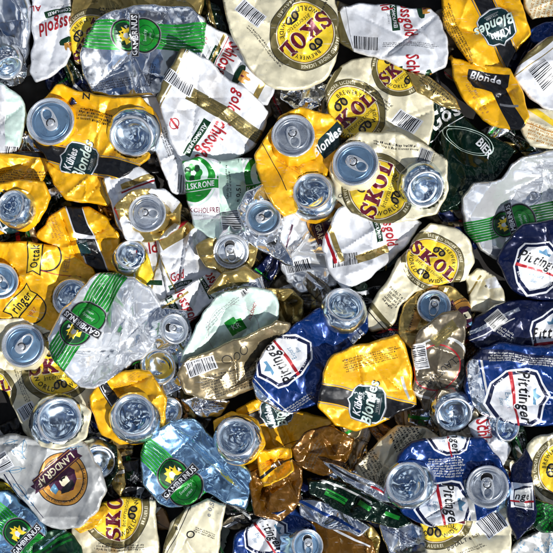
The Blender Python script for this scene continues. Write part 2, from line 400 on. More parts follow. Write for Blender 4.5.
def link(name, verts, faces, mats, midx, parent, loc, smooth=True, normals=None):
    me = bpy.data.meshes.new(name)
    v = (np.asarray(verts, float)-np.array(loc))*S
    me.from_pydata([tuple(p) for p in v], [], faces)
    for m in mats: me.materials.append(MATS[m])
    if midx is not None: me.polygons.foreach_set('material_index', np.array(midx, dtype=np.int32))
    me.polygons.foreach_set('use_smooth', [smooth]*len(faces))
    me.update()
    if normals is not None: me.normals_split_custom_set_from_vertices([tuple(n) for n in normals])
    o = bpy.data.objects.new(name, me); col.objects.link(o); o.parent = parent
    return o
def world(loc): return ((loc[0]-C0)*S, (loc[1]-C0)*S, loc[2]*S)

def frame(c, tilt, az, spin=0):
    """matrix: local end frame -> layout; tilt degrees towards image azimuth az (deg, y up)"""
    ax = Vector((-math.sin(math.radians(az)), math.cos(math.radians(az)), 0))
    return Matrix.Translation(Vector(c)) @ Matrix.Rotation(math.radians(tilt), 4, ax) @ Matrix.Rotation(math.radians(spin), 4, 'Z')
def lathe(prof, R, n, M, seed, dent=.35, neckwave=1.0, ell_=1.0):
    vs = []; fs = []
    for (r, z) in prof:
        for i in range(n):
            a = 2*math.pi*i/n
            w = 1+dent*.02*(math.sin(2*a+seed)+.5*math.sin(3*a+seed*2))
            if r > 1.04: w += neckwave*(r-1.04)*(.30*math.sin(7*a+seed*1.7)+.22*math.sin(11*a+seed)+.18*math.sin(17*a+seed*3))
            rr = r*R*w
            zz = z+(dent*.5*math.sin(2*a+seed*1.3) if r > .2 else 0)
            if r < .8: zz += dent*1.1*math.sin(a*1.0+seed)*r+dent*.8*math.sin(5*r*3+a*3+seed)*r
            X_, Y_ = rr*math.cos(a), rr*math.sin(a)
            if dent > .5 and (r < .8 or r > 1.03):
                zz += (float(facet(np.array([X_]), np.array([Y_]), 17, seed)[0])*1.0*(1-r*.5) if r < .8 else 0)
                if r > 1.03: rr_ = 1+.03*float(facet(np.array([X_]), np.array([Y_+z]), 7, seed)[0]); X_ *= rr_; Y_ *= rr_
            vs.append(tuple(M @ Vector((X_, Y_*ell_, zz))))
    for k in range(len(prof)-1):
        for i in range(n):
            j = (i+1) % n; fs.append((k*n+i, k*n+j, (k+1)*n+j, (k+1)*n+i))
    return vs, fs
def slots(fs, nseg, cuts): return [next(m for lim, m in cuts if (i//nseg) < lim) for i in range(len(fs))]

def make_lid(root, loc, x, y, z, R, tilt, az, spin, skirt, opened=False, seed=1, skirt_d=16, ell_=1.0, panel='lid_metal'):
    M = frame((x, y, z), tilt, az, spin)
    prof = [(1.20, -skirt_d-6), (1.15, -skirt_d), (1.08, -9), (1.01, -5), (.965, -3.6), (1.0, -3.0), (1.02, -1.6), (1.0, -.3), (.965, .3), (.925, 0), (.90, -1.2), (.885, -3.6), (.85, -4.4), (.81, -4.0), (.795, -2.3), (.76, -1.9), (.6, -1.8), (.4, -1.8), (.2, -1.7), (.001, -1.7)]
    n = 72; vs, fs = lathe(prof, R, n, M, seed, ell_=ell_)
    mi = slots(fs, n, [(4, 0), (13, 1), (99, 2)])
    lid = link('lid', vs, fs, [skirt, 'rim_metal', panel], mi, root, loc)
    # raised panel details: score bead round the mouth, embossed bead
    def bead(cx, cy, rx, ry, w, h, name, par, mat='lid_metal', a0=0, a1=360, zb=-1.75):
        vs = []; fs = []; m = 40; full = a1-a0 >= 360; cnt = m if full else m+1
        for i in range(cnt):
            a = math.radians(a0+(a1-a0)*i/m); c, s_ = math.cos(a), math.sin(a)
            for (o, hh) in ((-w, -.3), (-w*.6, h*.8), (0, h), (w*.6, h*.8), (w, -.3)):
                vs.append(tuple(M @ Vector((cx+(rx+o)*c, (cy+(ry+o)*s_)*ell_, zb+hh))))
        for i in range(m):
            j = (i+1) % cnt
            for k in range(4): fs.append((i*5+k, j*5+k, j*5+k+1, i*5+k+1))
        return link(name, vs, fs, [mat], None, par, loc)
    bead(0, .02*R, .69*R, .66*R, .5, .6, 'panel_bead', lid, a0=215, a1=505, mat=panel)
    if opened:
        vs = []; m = 30; sx, cy = .30*R, .40*R
        for i in range(m):
            a = 2*math.pi*i/m; vs.append(tuple(M @ Vector((sx*math.cos(a), (cy+.27*R*math.sin(a))*ell_, -1.25))))
        link('mouth_shade_disc', vs, [tuple(range(m))], ['hole_shade'], None, lid, loc, smooth=False)  # dark disc above the panel stands for the shade inside the mouth
        bead(0, cy, .30*R, .27*R, .45, .9, 'mouth_lip', lid, 'rim_metal')
    else:
        bead(0, .38*R, .31*R, .29*R, .35, .35, 'mouth_score', lid, panel)
    # pull tab
    m = 40; L = .54*R; W = .30*R; vs = []; fs = []; lift = 1.0
    def outer(a, g=0):
        c, s_ = math.cos(a), math.sin(a)
        return ((W+g)*(1+.10*s_)*math.copysign(abs(c)**.8, c), (L+g)*math.copysign(abs(s_)**.85, s_)-.10*R)
    def hole(a, g=0): return ((W*.62-g)*math.cos(a), (L*.42-g)*math.sin(a)-.10*R-L*.38)
    rings = [(outer, -.5, 0), (outer, 0, 1.0), (outer, -.7, 1.7), (hole, -.9, 1.6), (hole, -.3, 1.1), (hole, 0, .2)]
    for f, g, h in rings:
        for i in range(m):
            a = 2*math.pi*i/m; px, py = f(a, g)
            vs.append(tuple(M @ Vector((px, py*ell_, -1.6+lift+h+max(0, -py)*.05))))
    for k in range(5):
        for i in range(m): fs.append((k*m+i, k*m+(i+1) % m, (k+1)*m+(i+1) % m, (k+1)*m+i))
    tab = link('pull_tab', vs, fs, ['tab_metal'], None, lid, loc)
    M2 = M @ Matrix.Translation((0, .10*R*ell_, .2))
    v2, f2 = lathe([(.13, 0), (.13, 1.4), (.10, 2.1), (.05, 2.3), (.001, 2.3)], R, 18, M2, 1, dent=0)
    link('rivet', v2, f2, ['rim_metal'], None, lid, loc)
    vs = []; m2 = 26
    for i in range(m2):   # dark strip painted for the shade in the slot round the rivet
        a = math.radians(160+220*i/(m2-1)); 
        for rr in (.155*R, .20*R): vs.append(tuple(M @ Vector((rr*math.cos(a), (.10*R+rr*math.sin(a))*ell_, 1.25))))
    link('rivet_slot_shade', vs, [(2*i, 2*i+1, 2*i+3, 2*i+2) for i in range(m2-1)], ['hole_shade'], None, tab, loc, smooth=False)
    return lid
def make_base(root, loc, x, y, z, R, tilt, az, skirt='shoulder_metal', seed=1, skirt_d=18, ell_=1.0, lower=None):
    M = frame((x, y, z), tilt, az, seed*37)
    R *= 1.03; prof = [(1.16, -skirt_d-10), (1.20, -skirt_d), (1.23, -13), (1.21, -8.5), (1.15, -5), (1.05, -2.0), (.975, -.5), (.93, 0), (.885, -.2), (.86, -1.2), (.845, -3.4), (.82, -5.0), (.76, -5.2), (.68, -5.4), (.6, -5.8), (.5, -6.8), (.4, -7.8), (.3, -8.3), (.2, -8.6), (.1, -8.8), (.001, -8.9)]
    n = 72; vs, fs = lathe(prof, R, n, M, seed, dent=.7, neckwave=.10, ell_=ell_)
    mi = slots(fs, n, [(1, 0), (6, 1), (10, 2), (99, 3)])
    return link('can_bottom', vs, fs, [lower or skirt, skirt, 'rim_metal', 'dome_metal'], mi, root, loc)

COUNT = [0]
def can(pts, basemat, art=None, ends=(), t=13, label='', group=None, amp=1.0, crease=7, tube=0, res=1.75, seed=None, z=None, over=0.85, gap=7, tlt=.07, fold=1.0, name='crushed_can', cat='crushed can', sig=12):
    """one crushed can: body mesh (print as faces of the same skin) + lids / bottoms"""
    global HM
    COUNT[0] += 1; t = t*.82; seed = COUNT[0]*17+3 if seed is None else seed
    R = random.Random(seed)
    O = outline(pts, seed)
    A = art or Art()
    # what lies underneath
    PG = np.stack([gx.ravel(), gy.ravel()], 1)
    msk = inside(PG, loop_edges(len(O)), O).reshape(HN, HN)
    sm = blur(HM, sig/2)
    if msk.sum() > 12:
        mx_, my_ = gx[msk].mean(), gy[msk].mean()
        Aq = np.stack([np.ones(msk.sum()), gx[msk]-mx_, gy[msk]-my_], 1)
        cf = np.linalg.lstsq(Aq, HM[msk], rcond=None)[0]
        sl = math.hypot(cf[1], cf[2]); f_ = min(1, .30/(sl+1e-6))
        plane = cf[0]+f_*(cf[1]*(gx-mx_)+cf[2]*(gy-my_))
        sm = plane+.30*(blur(HM, sig/2)-plane)
    d0 = (HM-sm)[msk]
    lift = max(0, np.percentile(d0, 92))*over if len(d0) else 0
    B = sm+lift+gap
    zm = float(B[msk].mean()) if msk.any() else 0
    if z is not None: B = B*0.3+.7*z+0*B; zm = float(B[msk].mean())
    zc = zm+t
    k = (CAMZ-zc)/CAMZ                                 # things nearer the lens are a little smaller for the same view
    O = (O-C0)*k+C0
    bottomsafe = blur(HM, 1.6)+.8
    w = max(1.6, t*.20)
    # random folds
    cx, cy = O.mean(0); folds = []
    ext = max(np.ptp(O[:, 0]), np.ptp(O[:, 1]))
    for i in range(crease):
        a = R.uniform(0, math.pi); o = R.uniform(-.25, .25)*ext
        folds.append((math.cos(a), math.sin(a), o, R.choice([-1, -1, 1])*R.uniform(2.0, 4.6)*amp*fold, R.uniform(1.6, 6), R.uniform(-20, 20), R.uniform(25, 60)))
    EN = [dict(zip(('kind', 'x', 'y', 'r', 'tilt', 'az', 'spin', 'opt'), e)) for e in ends]
    for e in EN:
        e['opt'] = e.get('opt') or {}
        e['X'] = (e['x']-C0)*k+C0; e['Y'] = (553-e['y']-C0)*k+C0; e['R'] = e['r']*k
    ca, sa = math.cos(R.uniform(0, 6)), 0; sa = math.sqrt(1-ca*ca); cb = R.uniform(-1, 1); sb = math.sqrt(1-cb*cb)
    tx, ty = R.uniform(-tlt, tlt), R.uniform(-tlt, tlt)
    if basemat in ('foil_metal', 'blue_steel_metal', 'silver_metal') and t > 8: amp = max(amp, 1)*1.35
    fine = .22 if basemat in ('silver_metal', 'foil_metal', 'blue_steel_metal') else 1
    def Hf(x, y):
        P = np.stack([x, y], 1); d = dist(P, O)
        q = 1-np.clip(d/w, 0, 1)
        prof = .5*t+.5*t*np.sqrt(np.clip(1-q*q, 0, 1))
        if tube:
            q2 = 1-np.clip(d/tube, 0, 1); prof = .5*t+(.5*t+tube*.6)*np.sqrt(np.clip(1-q2*q2, 0, 1))
        env = np.clip(d/10, .15, 1)
        f = amp*facet(x, y, 40, seed)*(5.8 if fine == 1 else 6.2)+amp*fine*(facet(x*ca+y*sa, (-x*sa+y*ca)*.5, 15, seed+1)*1.9+facet(-x*sb+y*cb, (x*cb+y*sb)*.45, 9, seed+5)*.8+facet(x, y, 8, seed+2)*.32)*env
        f = f+facet(x, y, 5.5, seed+9)*1.1*fine*np.exp(-d/7)*np.clip(d/2, 0, 1)*amp
        for (c, s_, o, a, wd, m0, ml) in folds:
            dd = (x-cx)*c+(y-cy)*s_-o; al = -(x-cx)*s_+(y-cy)*c-m0
            f = f+a*np.exp(-np.abs(dd)/wd)*np.exp(-(al/ml)**2)*env
        f = f+(x-cx)*tx+(y-cy)*ty
        for e in EN:
            r = np.sqrt((x-e['X'])**2+(y-e['Y'])**2); th = np.arctan2(y-e['Y'], x-e['X'])
            g = np.exp(-np.clip(r-e['R']*1.05, 0, 99)/9)
            f = f+g*.85*(np.sin(9*th+seed)+.6*np.sin(15*th+2*seed))-2.5*g-(r < e['R']*.97)*14.0
        h = samp(B, x, y)+prof+f
        inn = np.zeros(len(x), bool)
        for e in EN: inn |= ((x-e['X'])**2+(y-e['Y'])**2) < (e['R']*.97)**2
        return np.where(inn, h, np.maximum(h, samp(bottomsafe, x, y)))
    def warp(v):
        x, y = v[:, 0], v[:, 1]
        dx = facet(x, y, 30, seed+31)*2.0; dy = facet(x, y, 30, seed+37)*2.0
        for (c, s_, o, a, wd, m0, ml) in folds:
            dd = (x-cx)*c+(y-cy)*s_-o; al = -(x-cx)*s_+(y-cy)*c-m0
            q = -np.sign(dd)*abs(a)*.42*np.exp(-np.abs(dd)/9)*(1-np.exp(-np.abs(dd)/5))*np.exp(-(al/ml)**2); dx = dx+q*c; dy = dy+q*s_
        return np.stack([x+dx, y+dy], 1)
    # planar triangulation with the print outlines as constraints
    V = [tuple(p) for p in O]; E = loop_edges(len(O))
    x0, y0 = O.min(0); x1, y1 = O.max(0)
    jr = np.random.RandomState(seed)
    gxx, gyy = np.meshgrid(np.arange(x0, x1, res), np.arange(y0, y1, res)); gxx = gxx+(np.arange(gyy.shape[0]) % 2)[:, None]*res*.5
    G = np.stack([gxx.ravel(), gyy.ravel()], 1)+jr.uniform(-.25, .25, (gxx.size, 2))
    G = G[inside(G, loop_edges(len(O)), O)]; G = G[dist(G, O) > .7]
    V += [tuple(p) for p in G]
    # extra rings near the rolled edge
    tt = np.roll(O, -1, 0)-np.roll(O, 1, 0); tt /= np.linalg.norm(tt, axis=1)[:, None]+1e-9
    nin = np.stack([-tt[:, 1], tt[:, 0]], 1)
    if not inside((O+nin*.5)[:8], loop_edges(len(O)), O).sum() > 4: nin = -nin
    lays = []
    for (sh, m) in A.L:
        v, se = subdiv(sh[0], sh[1], 6.0)
        v = (v-C0)*k+C0
        if len(v) == 0 or v[:, 0].max() < x0 or v[:, 0].min() > x1 or v[:, 1].max() < y0 or v[:, 1].min() > y1: continue
        v = warp(v); sh = (v, se)
        lays.append((v, sh[1], m))
        o = len(V)
        # only edges that reach the outline box
        keep = {}
        for a, b in sh[1]:
            pa, pb = v[a], v[b]
            if max(pa[0], pb[0]) < x0-1 or min(pa[0], pb[0]) > x1+1 or max(pa[1], pb[1]) < y0-1 or min(pa[1], pb[1]) > y1+1: continue
            for q in (a, b):
                if q not in keep: keep[q] = len(V); V.append(tuple(v[q]))
            E.append((keep[a], keep[b]))
    r = delaunay_2d_cdt([Vector(p) for p in V], E, [], 0, 1e-4)
    VV = np.array([tuple(p) for p in r[0]]); FF = np.array([f for f in r[2] if len(f) == 3])
    cen = VV[FF].mean(1)
    ok = inside(cen, loop_edges(len(O)), O); FF = FF[ok]; cen = cen[ok]
    mats = [basemat]; mid = np.zeros(len(FF), int)
    for v, e, m in lays:
        if m not in mats: mats.append(m)
        mid[inside(cen, e, v)] = mats.index(m)
    used = np.unique(FF); mp = -np.ones(len(VV), int); mp[used] = np.arange(len(used)); FF = mp[FF]; VV = VV[used]
    # orientation up
    a, b, c = VV[FF[:, 0]], VV[FF[:, 1]], VV[FF[:, 2]]
    flip = ((b-a)[:, 0]*(c-a)[:, 1]-(b-a)[:, 1]*(c-a)[:, 0]) < 0
    FF[flip] = FF[flip][:, ::-1]
    x, y = VV[:, 0], VV[:, 1]; zt = Hf(x, y); ep = .55
    nx = (Hf(x-ep, y)-Hf(x+ep, y)); ny = (Hf(x, y-ep)-Hf(x, y+ep)); nn = np.stack([nx, ny, np.full(len(x), 2*ep)], 1); nn /= np.linalg.norm(nn, axis=1)[:, None]
    dd = dist(VV, O)
    nn[dd < .6] = 0
    verts = np.column_stack([VV, zt])
    faces = [tuple(f) for f in FF.tolist()]; mi = mid.tolist()
    # rolled under side
    key = {(round(p[0], 3), round(p[1], 3)): i for i, p in enumerate(VV)}
    nO = len(O); ringi = []
    ed = np.array([np.argmin((VV[:, 0]-p[0])**2+(VV[:, 1]-p[1])**2) for p in O])
    zo = zt[ed]; base_i = len(verts); extra = []
    for ins, dz in ((.12*w, -.22*t), (.45*w, -.40*t), (w*1.1, -.50*t), (w*1.5, -.5*t-5)):
        q = O+nin*ins; extra.append(np.column_stack([q, zo+dz]))
    verts = np.concatenate([verts]+extra); nn = np.concatenate([nn, np.zeros((nO*len(extra), 3))])
    prev = ed.tolist()
    for kx in range(len(extra)):
        cur = [base_i+kx*nO+i for i in range(nO)]
        for i in range(nO):
            j = (i+1) % nO
            if prev[i] == prev[j]: faces.append((prev[i], cur[i], cur[j]))
            else: faces.append((prev[i], cur[i], cur[j], prev[j]))
            mi.append(0)
        prev = cur
    loc = (float(cx), float(cy), zm)
    if EN:
        root = bpy.data.objects.new(name, None); col.objects.link(root); root.location = world(loc); root.empty_display_size = .02
        body = link('body', verts, faces, mats, mi, root, loc, normals=nn)
    else:
        root = link(name, verts, faces, mats, mi, None, loc, normals=nn); root.location = world(loc)
    root['label'] = label; root['category'] = cat
    if group: root['group'] = group
    # pile height
    sel = inside(PG, loop_edges(len(O)), O)
    if sel.any():
        hz = Hf(PG[sel, 0], PG[sel, 1]); flat = HM.ravel(); flat[sel] = np.maximum(flat[sel], hz); HM = flat.reshape(HN, HN)
    for n_, e in enumerate(EN):
        o = e['opt']; zl = float(Hf(np.array([e['X']]), np.array([e['Y']]))[0])+14+o.get('up', 7)
        # clear neighbours lying under the rim
        m = ((gx-e['X'])**2+(gy-e['Y'])**2) < (e['R']*.9)**2
        zl = max(zl, float(np.percentile(HM[m], 80))+o.get('clear', 3)) if m.any() else zl
        zl += e['R']*math.sin(math.radians(e['tilt']))*.5
        if e['kind'] == 'lid': make_lid(root, loc, e['X'], e['Y'], zl, e['R'], e['tilt'], e['az'], e['spin'], o.get('skirt', basemat), o.get('open', False), seed=seed+n_, ell_=o.get('ell', 1.0), panel=o.get('panel', 'lid_metal'))
        else: make_base(root, loc, e['X'], e['Y'], zl, e['R'], e['tilt']*1.35, e['az'], skirt=o.get('skirt', 'shoulder_metal'), seed=seed+n_, ell_=o.get('ell', 1.0), lower=o.get('lower', basemat))
        m = ((gx-e['X'])**2+(gy-e['Y'])**2) < (e['R']*1.02)**2
        HM[m] = np.maximum(HM[m], zl)
    return root

W, U, L_ = 'white_print', 'bare aluminium', None
D = dict
# ---- deepest layer: filler cans, mostly in dark materials that carry the shade of the gaps
deep = [(150,18),(245,110),(325,100),(68,82),(165,150),(115,195),(50,190),(20,235),(128,262),(165,275),(205,245),(262,262),(300,300),(352,300),(385,250),(455,205),(540,140),(510,50),(405,330),(330,330),(230,300),(100,300),(120,400),(180,400),(100,440),(135,480),(70,500),(210,520),(255,490),(300,520),(345,470),(400,520),(345,535),(500,440),(515,520),(465,440),(440,40),(25,150),(270,20),(10,440)]
slv = [(280,105),(300,98),(150,118),(75,78),(85,88),(110,205),(128,190),(30,232),(118,270),(195,225),(262,275),(285,290),(310,300),(322,292),(375,300),(398,335),(395,325),(440,205),(455,225),(520,138),(500,150),(470,330),(468,345),(428,420),(360,440),(345,430),(200,415),(190,400),(112,395),(112,450),(125,480),(128,492),(115,470),(150,515),(235,510),(245,520),(290,500),(330,505),(345,520),(310,490),(362,515),(415,535),(405,420),(505,445),(512,470),(520,440),(515,530),(428,90),(465,80),(505,125),(540,125),(340,150),(215,25),(75,5),(335,10),(440,425),(385,435),(370,540),(285,485),(140,500)]
dm = ['bottle_green_print','bronze_print','silver_metal','navy_print','black_print','shaded_amber_print','bottle_green_print','khaki_print','cream_print','gold_print']
dn = {'bottle_green_print':'dark green','bronze_print':'bronze brown','silver_metal':'bare silver','navy_print':'dark blue','black_print':'black','shaded_amber_print':'amber brown','khaki_print':'khaki','cream_print':'cream','gold_print':'gold'}
ti = ['white_print','gold_print','red_print','green_print','light_grey_print']
for i, (x, y) in enumerate(deep+slv):
    thin = i >= len(deep)
    a = rng.uniform(0, math.pi); l, b = (rng.uniform(24, 34), rng.uniform(9, 14)) if thin else (rng.uniform(38, 50), rng.uniform(22, 30))
    P = []; nn_ = rng.choice([5, 6, 7])
    for j in range(nn_):
        q = 2*math.pi*j/nn_; u, v = l*math.cos(q)*rng.uniform(.7, 1.15), b*math.sin(q)*rng.uniform(.7, 1.2)
        P.append((min(559, max(-7, x+u*math.cos(a)-v*math.sin(a))), min(559, max(-7, y+u*math.sin(a)+v*math.cos(a)))))
    m = dm[rng.randrange(3 if False else 10)] if thin else dm[i % 7]
    A = Art(); ra = math.degrees(-a)
    A.strip(x+rng.uniform(-5, 5), y+rng.uniform(-5, 5), ra+rng.choice([0, 90]), 80, rng.uniform(2, 7), rng.choice(ti)); A.strip(x, y, ra+rng.choice([0, 0, 90]), 80, 1, 'black_print')
    A.para(x+rng.uniform(-8, 8), y+rng.uniform(-8, 8), ra, 26, 8, 3, 'grey_print', i)
    can(P, m, A, t=6 if thin else 8, amp=1.9, res=2.6 if thin else 3, over=.3, gap=0 if not thin else 1, tlt=.35 if thin else .2, crease=7, label='shadowed %s can crumpled into the gaps beneath the other cans' % dn[m], group='%s cans wedged deep in the pile' % dn[m])

# ---- lower layer
A = Art().at(110, 12, 20); A.skol(92, 40, 60, 30); A.para(130, 10, 5, 60, 8, 3)
can([(66,30),(78,-8),(215,-8),(200,20),(150,40),(90,62),(75,64)], 'gold_print', A, label='dull gold can half hidden behind the silver and green one at the top')
A = Art(); A.schloss(224, 68, -115, 1.15); A.strip(212, 60, -115, 60, 3, 'gold_print'); A.strip(216, 62, -115, 60, .8, 'red_print'); A.strip(262, 84, -120, 60, 6, 'gold_print'); A.word('AL', 205, 40, -115, 6, 'red_print')
can([(196,16),(215,28),(258,48),(274,68),(276,88),(268,106),(240,104),(196,70)], 'white_print', A, label='white can with red lettering and castle crest behind the folded white barcoded can')
A = Art(); A.para(25, 178, -2, 60, 14, 6, seed=4); A.strip(30, 152, -12, 90, 9, 'black_print'); A.strip(30, 146.5, -12, 90, 1, 'grey_print')
can([(-8,158),(15,150),(40,150),(52,165),(42,182),(25,192),(-8,188)], 'yellow_print', A, label='yellow can with rows of tiny print below the pale mint can, left edge')
A = Art(); A.strip(8, 222, -60, 60, 20, 'teal_print'); A.strip(18, 215, -60, 60, 1.2, 'white_print'); A.word('Kü', 3, 222, 70, 10, 'white_print', shear=.2)
can([(-8,188),(20,180),(46,180),(52,198),(38,222),(14,234),(-8,240)], 'yellow_print', A, ends=[('base',12,206,16,22,150,0,D())], label='crumpled yellow can with half hidden silver end, left of the round yellow can')
A = Art(); A.para(78, 172, -14, 40, 3, 1, seed=6); A.strip(104, 190, -75, 60, 3, 'gold_print')
can([(44,160),(60,168),(102,172),(112,200),(108,206),(95,205),(65,200),(52,185)], 'yellow_print', A, label='plain yellow flattened can below the folded yellow one with two silver ends')
A = Art(); A.strip(108, 200, -72, 60, 4, 'gold_print'); A.strip(140, 180, 20, 40, 6, 'gold_print'); A.strip(141, 186, 20, 40, 2, 'red_print')
can([(102,178),(138,165),(155,175),(158,200),(128,235),(116,225)], 'white_print', A, label='white can with gold stripe squeezed left of the torn gold can with a lid')
A = Art(); A.word('gold', 146, 247, 14, 13, 'red_print', sx=.7, shear=.1); A.strip(158, 262, 80, 70, 2, 'gold_print'); A.strip(153, 285, 5, 20, 5, 'dark_green_print')
can([(126,246),(140,236),(160,232),(166,300),(150,304),(135,285)], 'white_print', A, label='narrow white can with short red word just under the round lid')
A = Art(); A.strip(182, 231, 33, 50, 11, 'gold_print'); A.strip(180, 224, 33, 50, 5, 'red_print'); A.schloss(178, 276, 12, .8, castle=False, word='Gold'); A.strip(163, 262, -70, 70, 1.4, 'gold_print')
can([(158,236),(186,220),(206,232),(222,268),(200,286),(166,298)], 'white_print', A, label='white can with gold and red striped upper end, left of the opened gold can')
A = Art(); A.schloss(184, 300, -62, 1.0, castle=False); A.schloss(215, 278, -62, .9, castle=False); A.strip(170, 303, 30, 44, 2, 'gold_print')
can([(158,303),(200,278),(222,268),(236,276),(215,300),(190,322),(165,325)], 'white_print', A, label='white can with slanted red lettering above the brown domed can, mostly shaded')
A = Art(); A.landgraf(325, 218, -70, .8); A.barcode(298, 266, 14, 24, 12, 8); A.strip(284, 248, 75, 50, 2, 'purple_print')
can([(271,232),(284,212),(305,200),(332,192),(352,210),(345,250),(338,285),(300,293),(286,282),(277,255)], 'foil_metal', A, amp=1.7, crease=5, label='crinkled bare silver can with purple banner, under the folded cream can')
can([(512,108),(545,108),(594,112),(594,155),(530,148)], 'cream_print', Art().strip(548, 118, -30, 60, 6, 'bright_yellow_print').strip(540, 128, -20, 60, 1, 'ochre_print').at(545, 136, -20).add(dashes(40, 18, 5, 3, .8, 3), 'ochre_print'), label='crumpled cream can with yellow stripe and scribbled brown lines at the right edge')
can([(526,30),(545,20),(560,18),(560,44),(540,46),(530,42)], 'blue_print', None, label='small dark blue can end showing between two cream cans at top right')
A = Art(); A.at(430, 124, 32).add(mv(text('Gösser', 17, sx=.95, shear=.1, anchor='l'), 0, 0), 'white_print').add(rect(-10, -13, 50, -12), 'white_print'); A.word('BIER', 485, 148, -50, 8, 'white_print'); A.at(470, 140, -25).add(ring(0, 0, 26, 27, 30, 1, .4), 'pale_mint_print').add(ring(0, 0, 22, 22.6, 30, 1, .4), 'pale_mint_print')
can([(405,70),(425,84),(450,100),(482,130),(520,150),(500,175),(475,195),(440,215),(425,165),(422,110)], 'bottle_green_print', A, amp=1.6, crease=6, label='large crumpled bottle green can with white lettering in the upper right')
can([(408,72),(430,76),(455,98),(462,110),(440,106),(416,92)], 'gold_print', Art().para(436, 90, -40, 40, 10, 3, 'black_print', 2), amp=1.3, t=9, label='torn gold and cream scrap of can above the bottle green can')
A = Art(); A.word('Blonde', 488, 77, -8, 9, 'white_print', shear=.2); 
A2 = Art(); A2.strip(508, 108, -66, 60, 15, 'black_print'); A2.at(488, 78, -8).add(poly([(-20,8),(22,8),(22,-4),(14,-14),(-12,-12),(-20,-4)]), 'black_print'); A2.word('Blonde', 488, 76, -8, 9.5, 'white_print', shear=.2, sx=.85); A2.para(478, 100, -60, 40, 8, 2, 'ochre_print', 3); A2.strip(510, 106, 0, 18, 2.5, 'grey_print')
can([(450,52),(475,62),(510,68),(522,90),(530,118),(520,130),(500,129),(484,120),(467,104),(454,77)], 'yellow_print', A2, t=11, label='yellow can with black band bent under the big yellow can at top right')
A = Art(); A.skol(400, 68, 40, 28); A.skol(353, 114, 42, 34); A.para(378, 97, -38, 40, 8, 3, seed=5); A.barcode(407, 122, -37, 24, 14, 5); A.strip(332, 85, 60, 40, 4, 'olive_gold_print')
can([(324,90),(334,72),(352,58),(375,55),(402,66),(425,80),(434,97),(434,125),(428,150),(395,140),(340,138),(327,118)], 'cream_print', A, label='cream can with two yellow discs and a barcode, below the pale bluish white can')
# Schlossgold top right
A = Art(); A.schloss(407, 10, -83, 1.05, castle=True); A.schloss(415, 82, -80, 1.05); A.schloss(380, -12, -70, .9, castle=False, box=False); A.barcode(365, 43, -3, 24, 13, 9, 'white_print'); A.para(412, 46, -3, 60, 5, 3, seed=11); A.strip(350, 30, -83, 60, .5, 'grey_print'); A.strip(338, 30, -75, 70, 16, 'olive_gold_print')  # broad olive strip paints the greenish shade on the left end
can([(334,22),(342,3),(365,1),(400,4),(432,5),(445,22),(450,48),(446,68),(430,78),(412,74),(385,60),(352,52),(339,42)], 'white_print', A, label='pale bluish white can with barcode and red lettering running down, top right of centre')
A = Art(); A.skol(305, 34, 219, 37); A.barcode(251, 13, -38, 26, 15, 3); A.para(266, 48, -48, 60, 5, 2, seed=3); A.para(328, -2, 70, 40, 3, 1)
can([(222,2),(222,-8),(332,-8),(339,38),(336,60),(325,79),(306,90),(276,91),(256,76),(236,46)], 'cream_print', A, t=15, label='large cream can with yellow disc and upside down dark red lettering, top centre')
A = Art(); A.para(545, 5, 75, 30, 24, 6, 'ochre_print', 4)
can([(517,-8),(594,-8),(594,18),(548,16),(533,20),(525,8)], 'cream_print', A, label='cream can with fine brown print in the top right corner')
A = Art(); A.barcode(543, 74, -52, 26, 20, 6); A.strip(527, 56, 38, 66, 6, 'olive_gold_print'); A.strip(533, 62, 38, 66, 1, 'gold_print'); A.para(518, 46, 38, 60, 2, 1)
can([(513,76),(518,62),(528,52),(546,37),(594,20),(594,112),(548,112),(530,100)], 'white_print', A, label='off white can with a barcode and gold edge stripe at the right edge')
A = Art(); A.blondes(497, 27, 205, 1.08); A.para(455, 33, -66, 62, 14, 6, seed=8); A.word('Pils', 470, 62, -66, 4, 'ochre_print')
can([(432,-8),(513,-8),(524,10),(533,34),(514,55),(506,71),(490,71),(470,66),(456,46),(446,28)], 'yellow_print', A, t=15, label='large yellow can with black band and upside down dark badge at the top right')
A = Art(); A.schloss(66, 25, 192, 1.08); A.word('AL', 36, 8, 180, 6, 'red_print')
can([(28,-8),(74,-8),(70,20),(71,52),(66,66),(50,77),(36,82),(29,72),(33,40)], 'white_print', A, label='white can with upside down red lettering beside the bare silver tube, upper left')
can([(-8,-8),(29,-8),(33,30),(28,60),(26,76),(18,84),(8,85),(-8,80)], 'silver_metal', None, ends=[('base',11,70,15,38,-70,0,D(skirt='silver_metal',ell=.9,up=4))], tube=16, t=10, amp=.5, crease=1, label='long bare silver tube shaped can in the top left corner')
A = Art(); A.strip(9, 95, 0, 60, .8, 'white_print'); A.barcode(6, 150, -8, 22, 9, 4); A.strip(-8, 120, 90, 70, 26, 'white_print'); A.strip(26, 136, 70, 14, 6, 'green_print')
can([(-8,78),(6,84),(19,97),(27,115),(23,135),(16,150),(-8,160)], 'pale_mint_print', A, label='pale mint and white can at the left edge')
A = Art(); A.barcode(181, 183, -12, 8, 18, 3); A.strip(183, 150, -72, 10, 1, 'black_print'); A.word('P', 176, 159, -15, 4); A.word('4', 182, 158, -15, 4); A.para(166, 142, -68, 30, 7, 3, seed=3)
can([(140,98),(156,94),(172,125),(184,160),(190,195),(172,192),(158,160),(148,128)], 'white_print', A, t=9, label='slim white strip of can with small barcode touching the pale mint emblem can')
A = Art(); A.gambrinus(136, 35, 88, 1.02, bw=27); A.para(112, 82, 8, 46, 9, 4, seed=2); A.para(150, 74, 75, 24, 7, 3, seed=4)
can([(78,52),(84,34),(96,18),(112,8),(140,4),(176,5),(192,9),(206,20),(205,42),(200,60),(176,84),(152,94),(112,98),(90,92),(82,74)], 'silver_metal', A, t=15, amp=1.3, crease=4, label='silver can with green stripes and round green badge at the top left of centre')
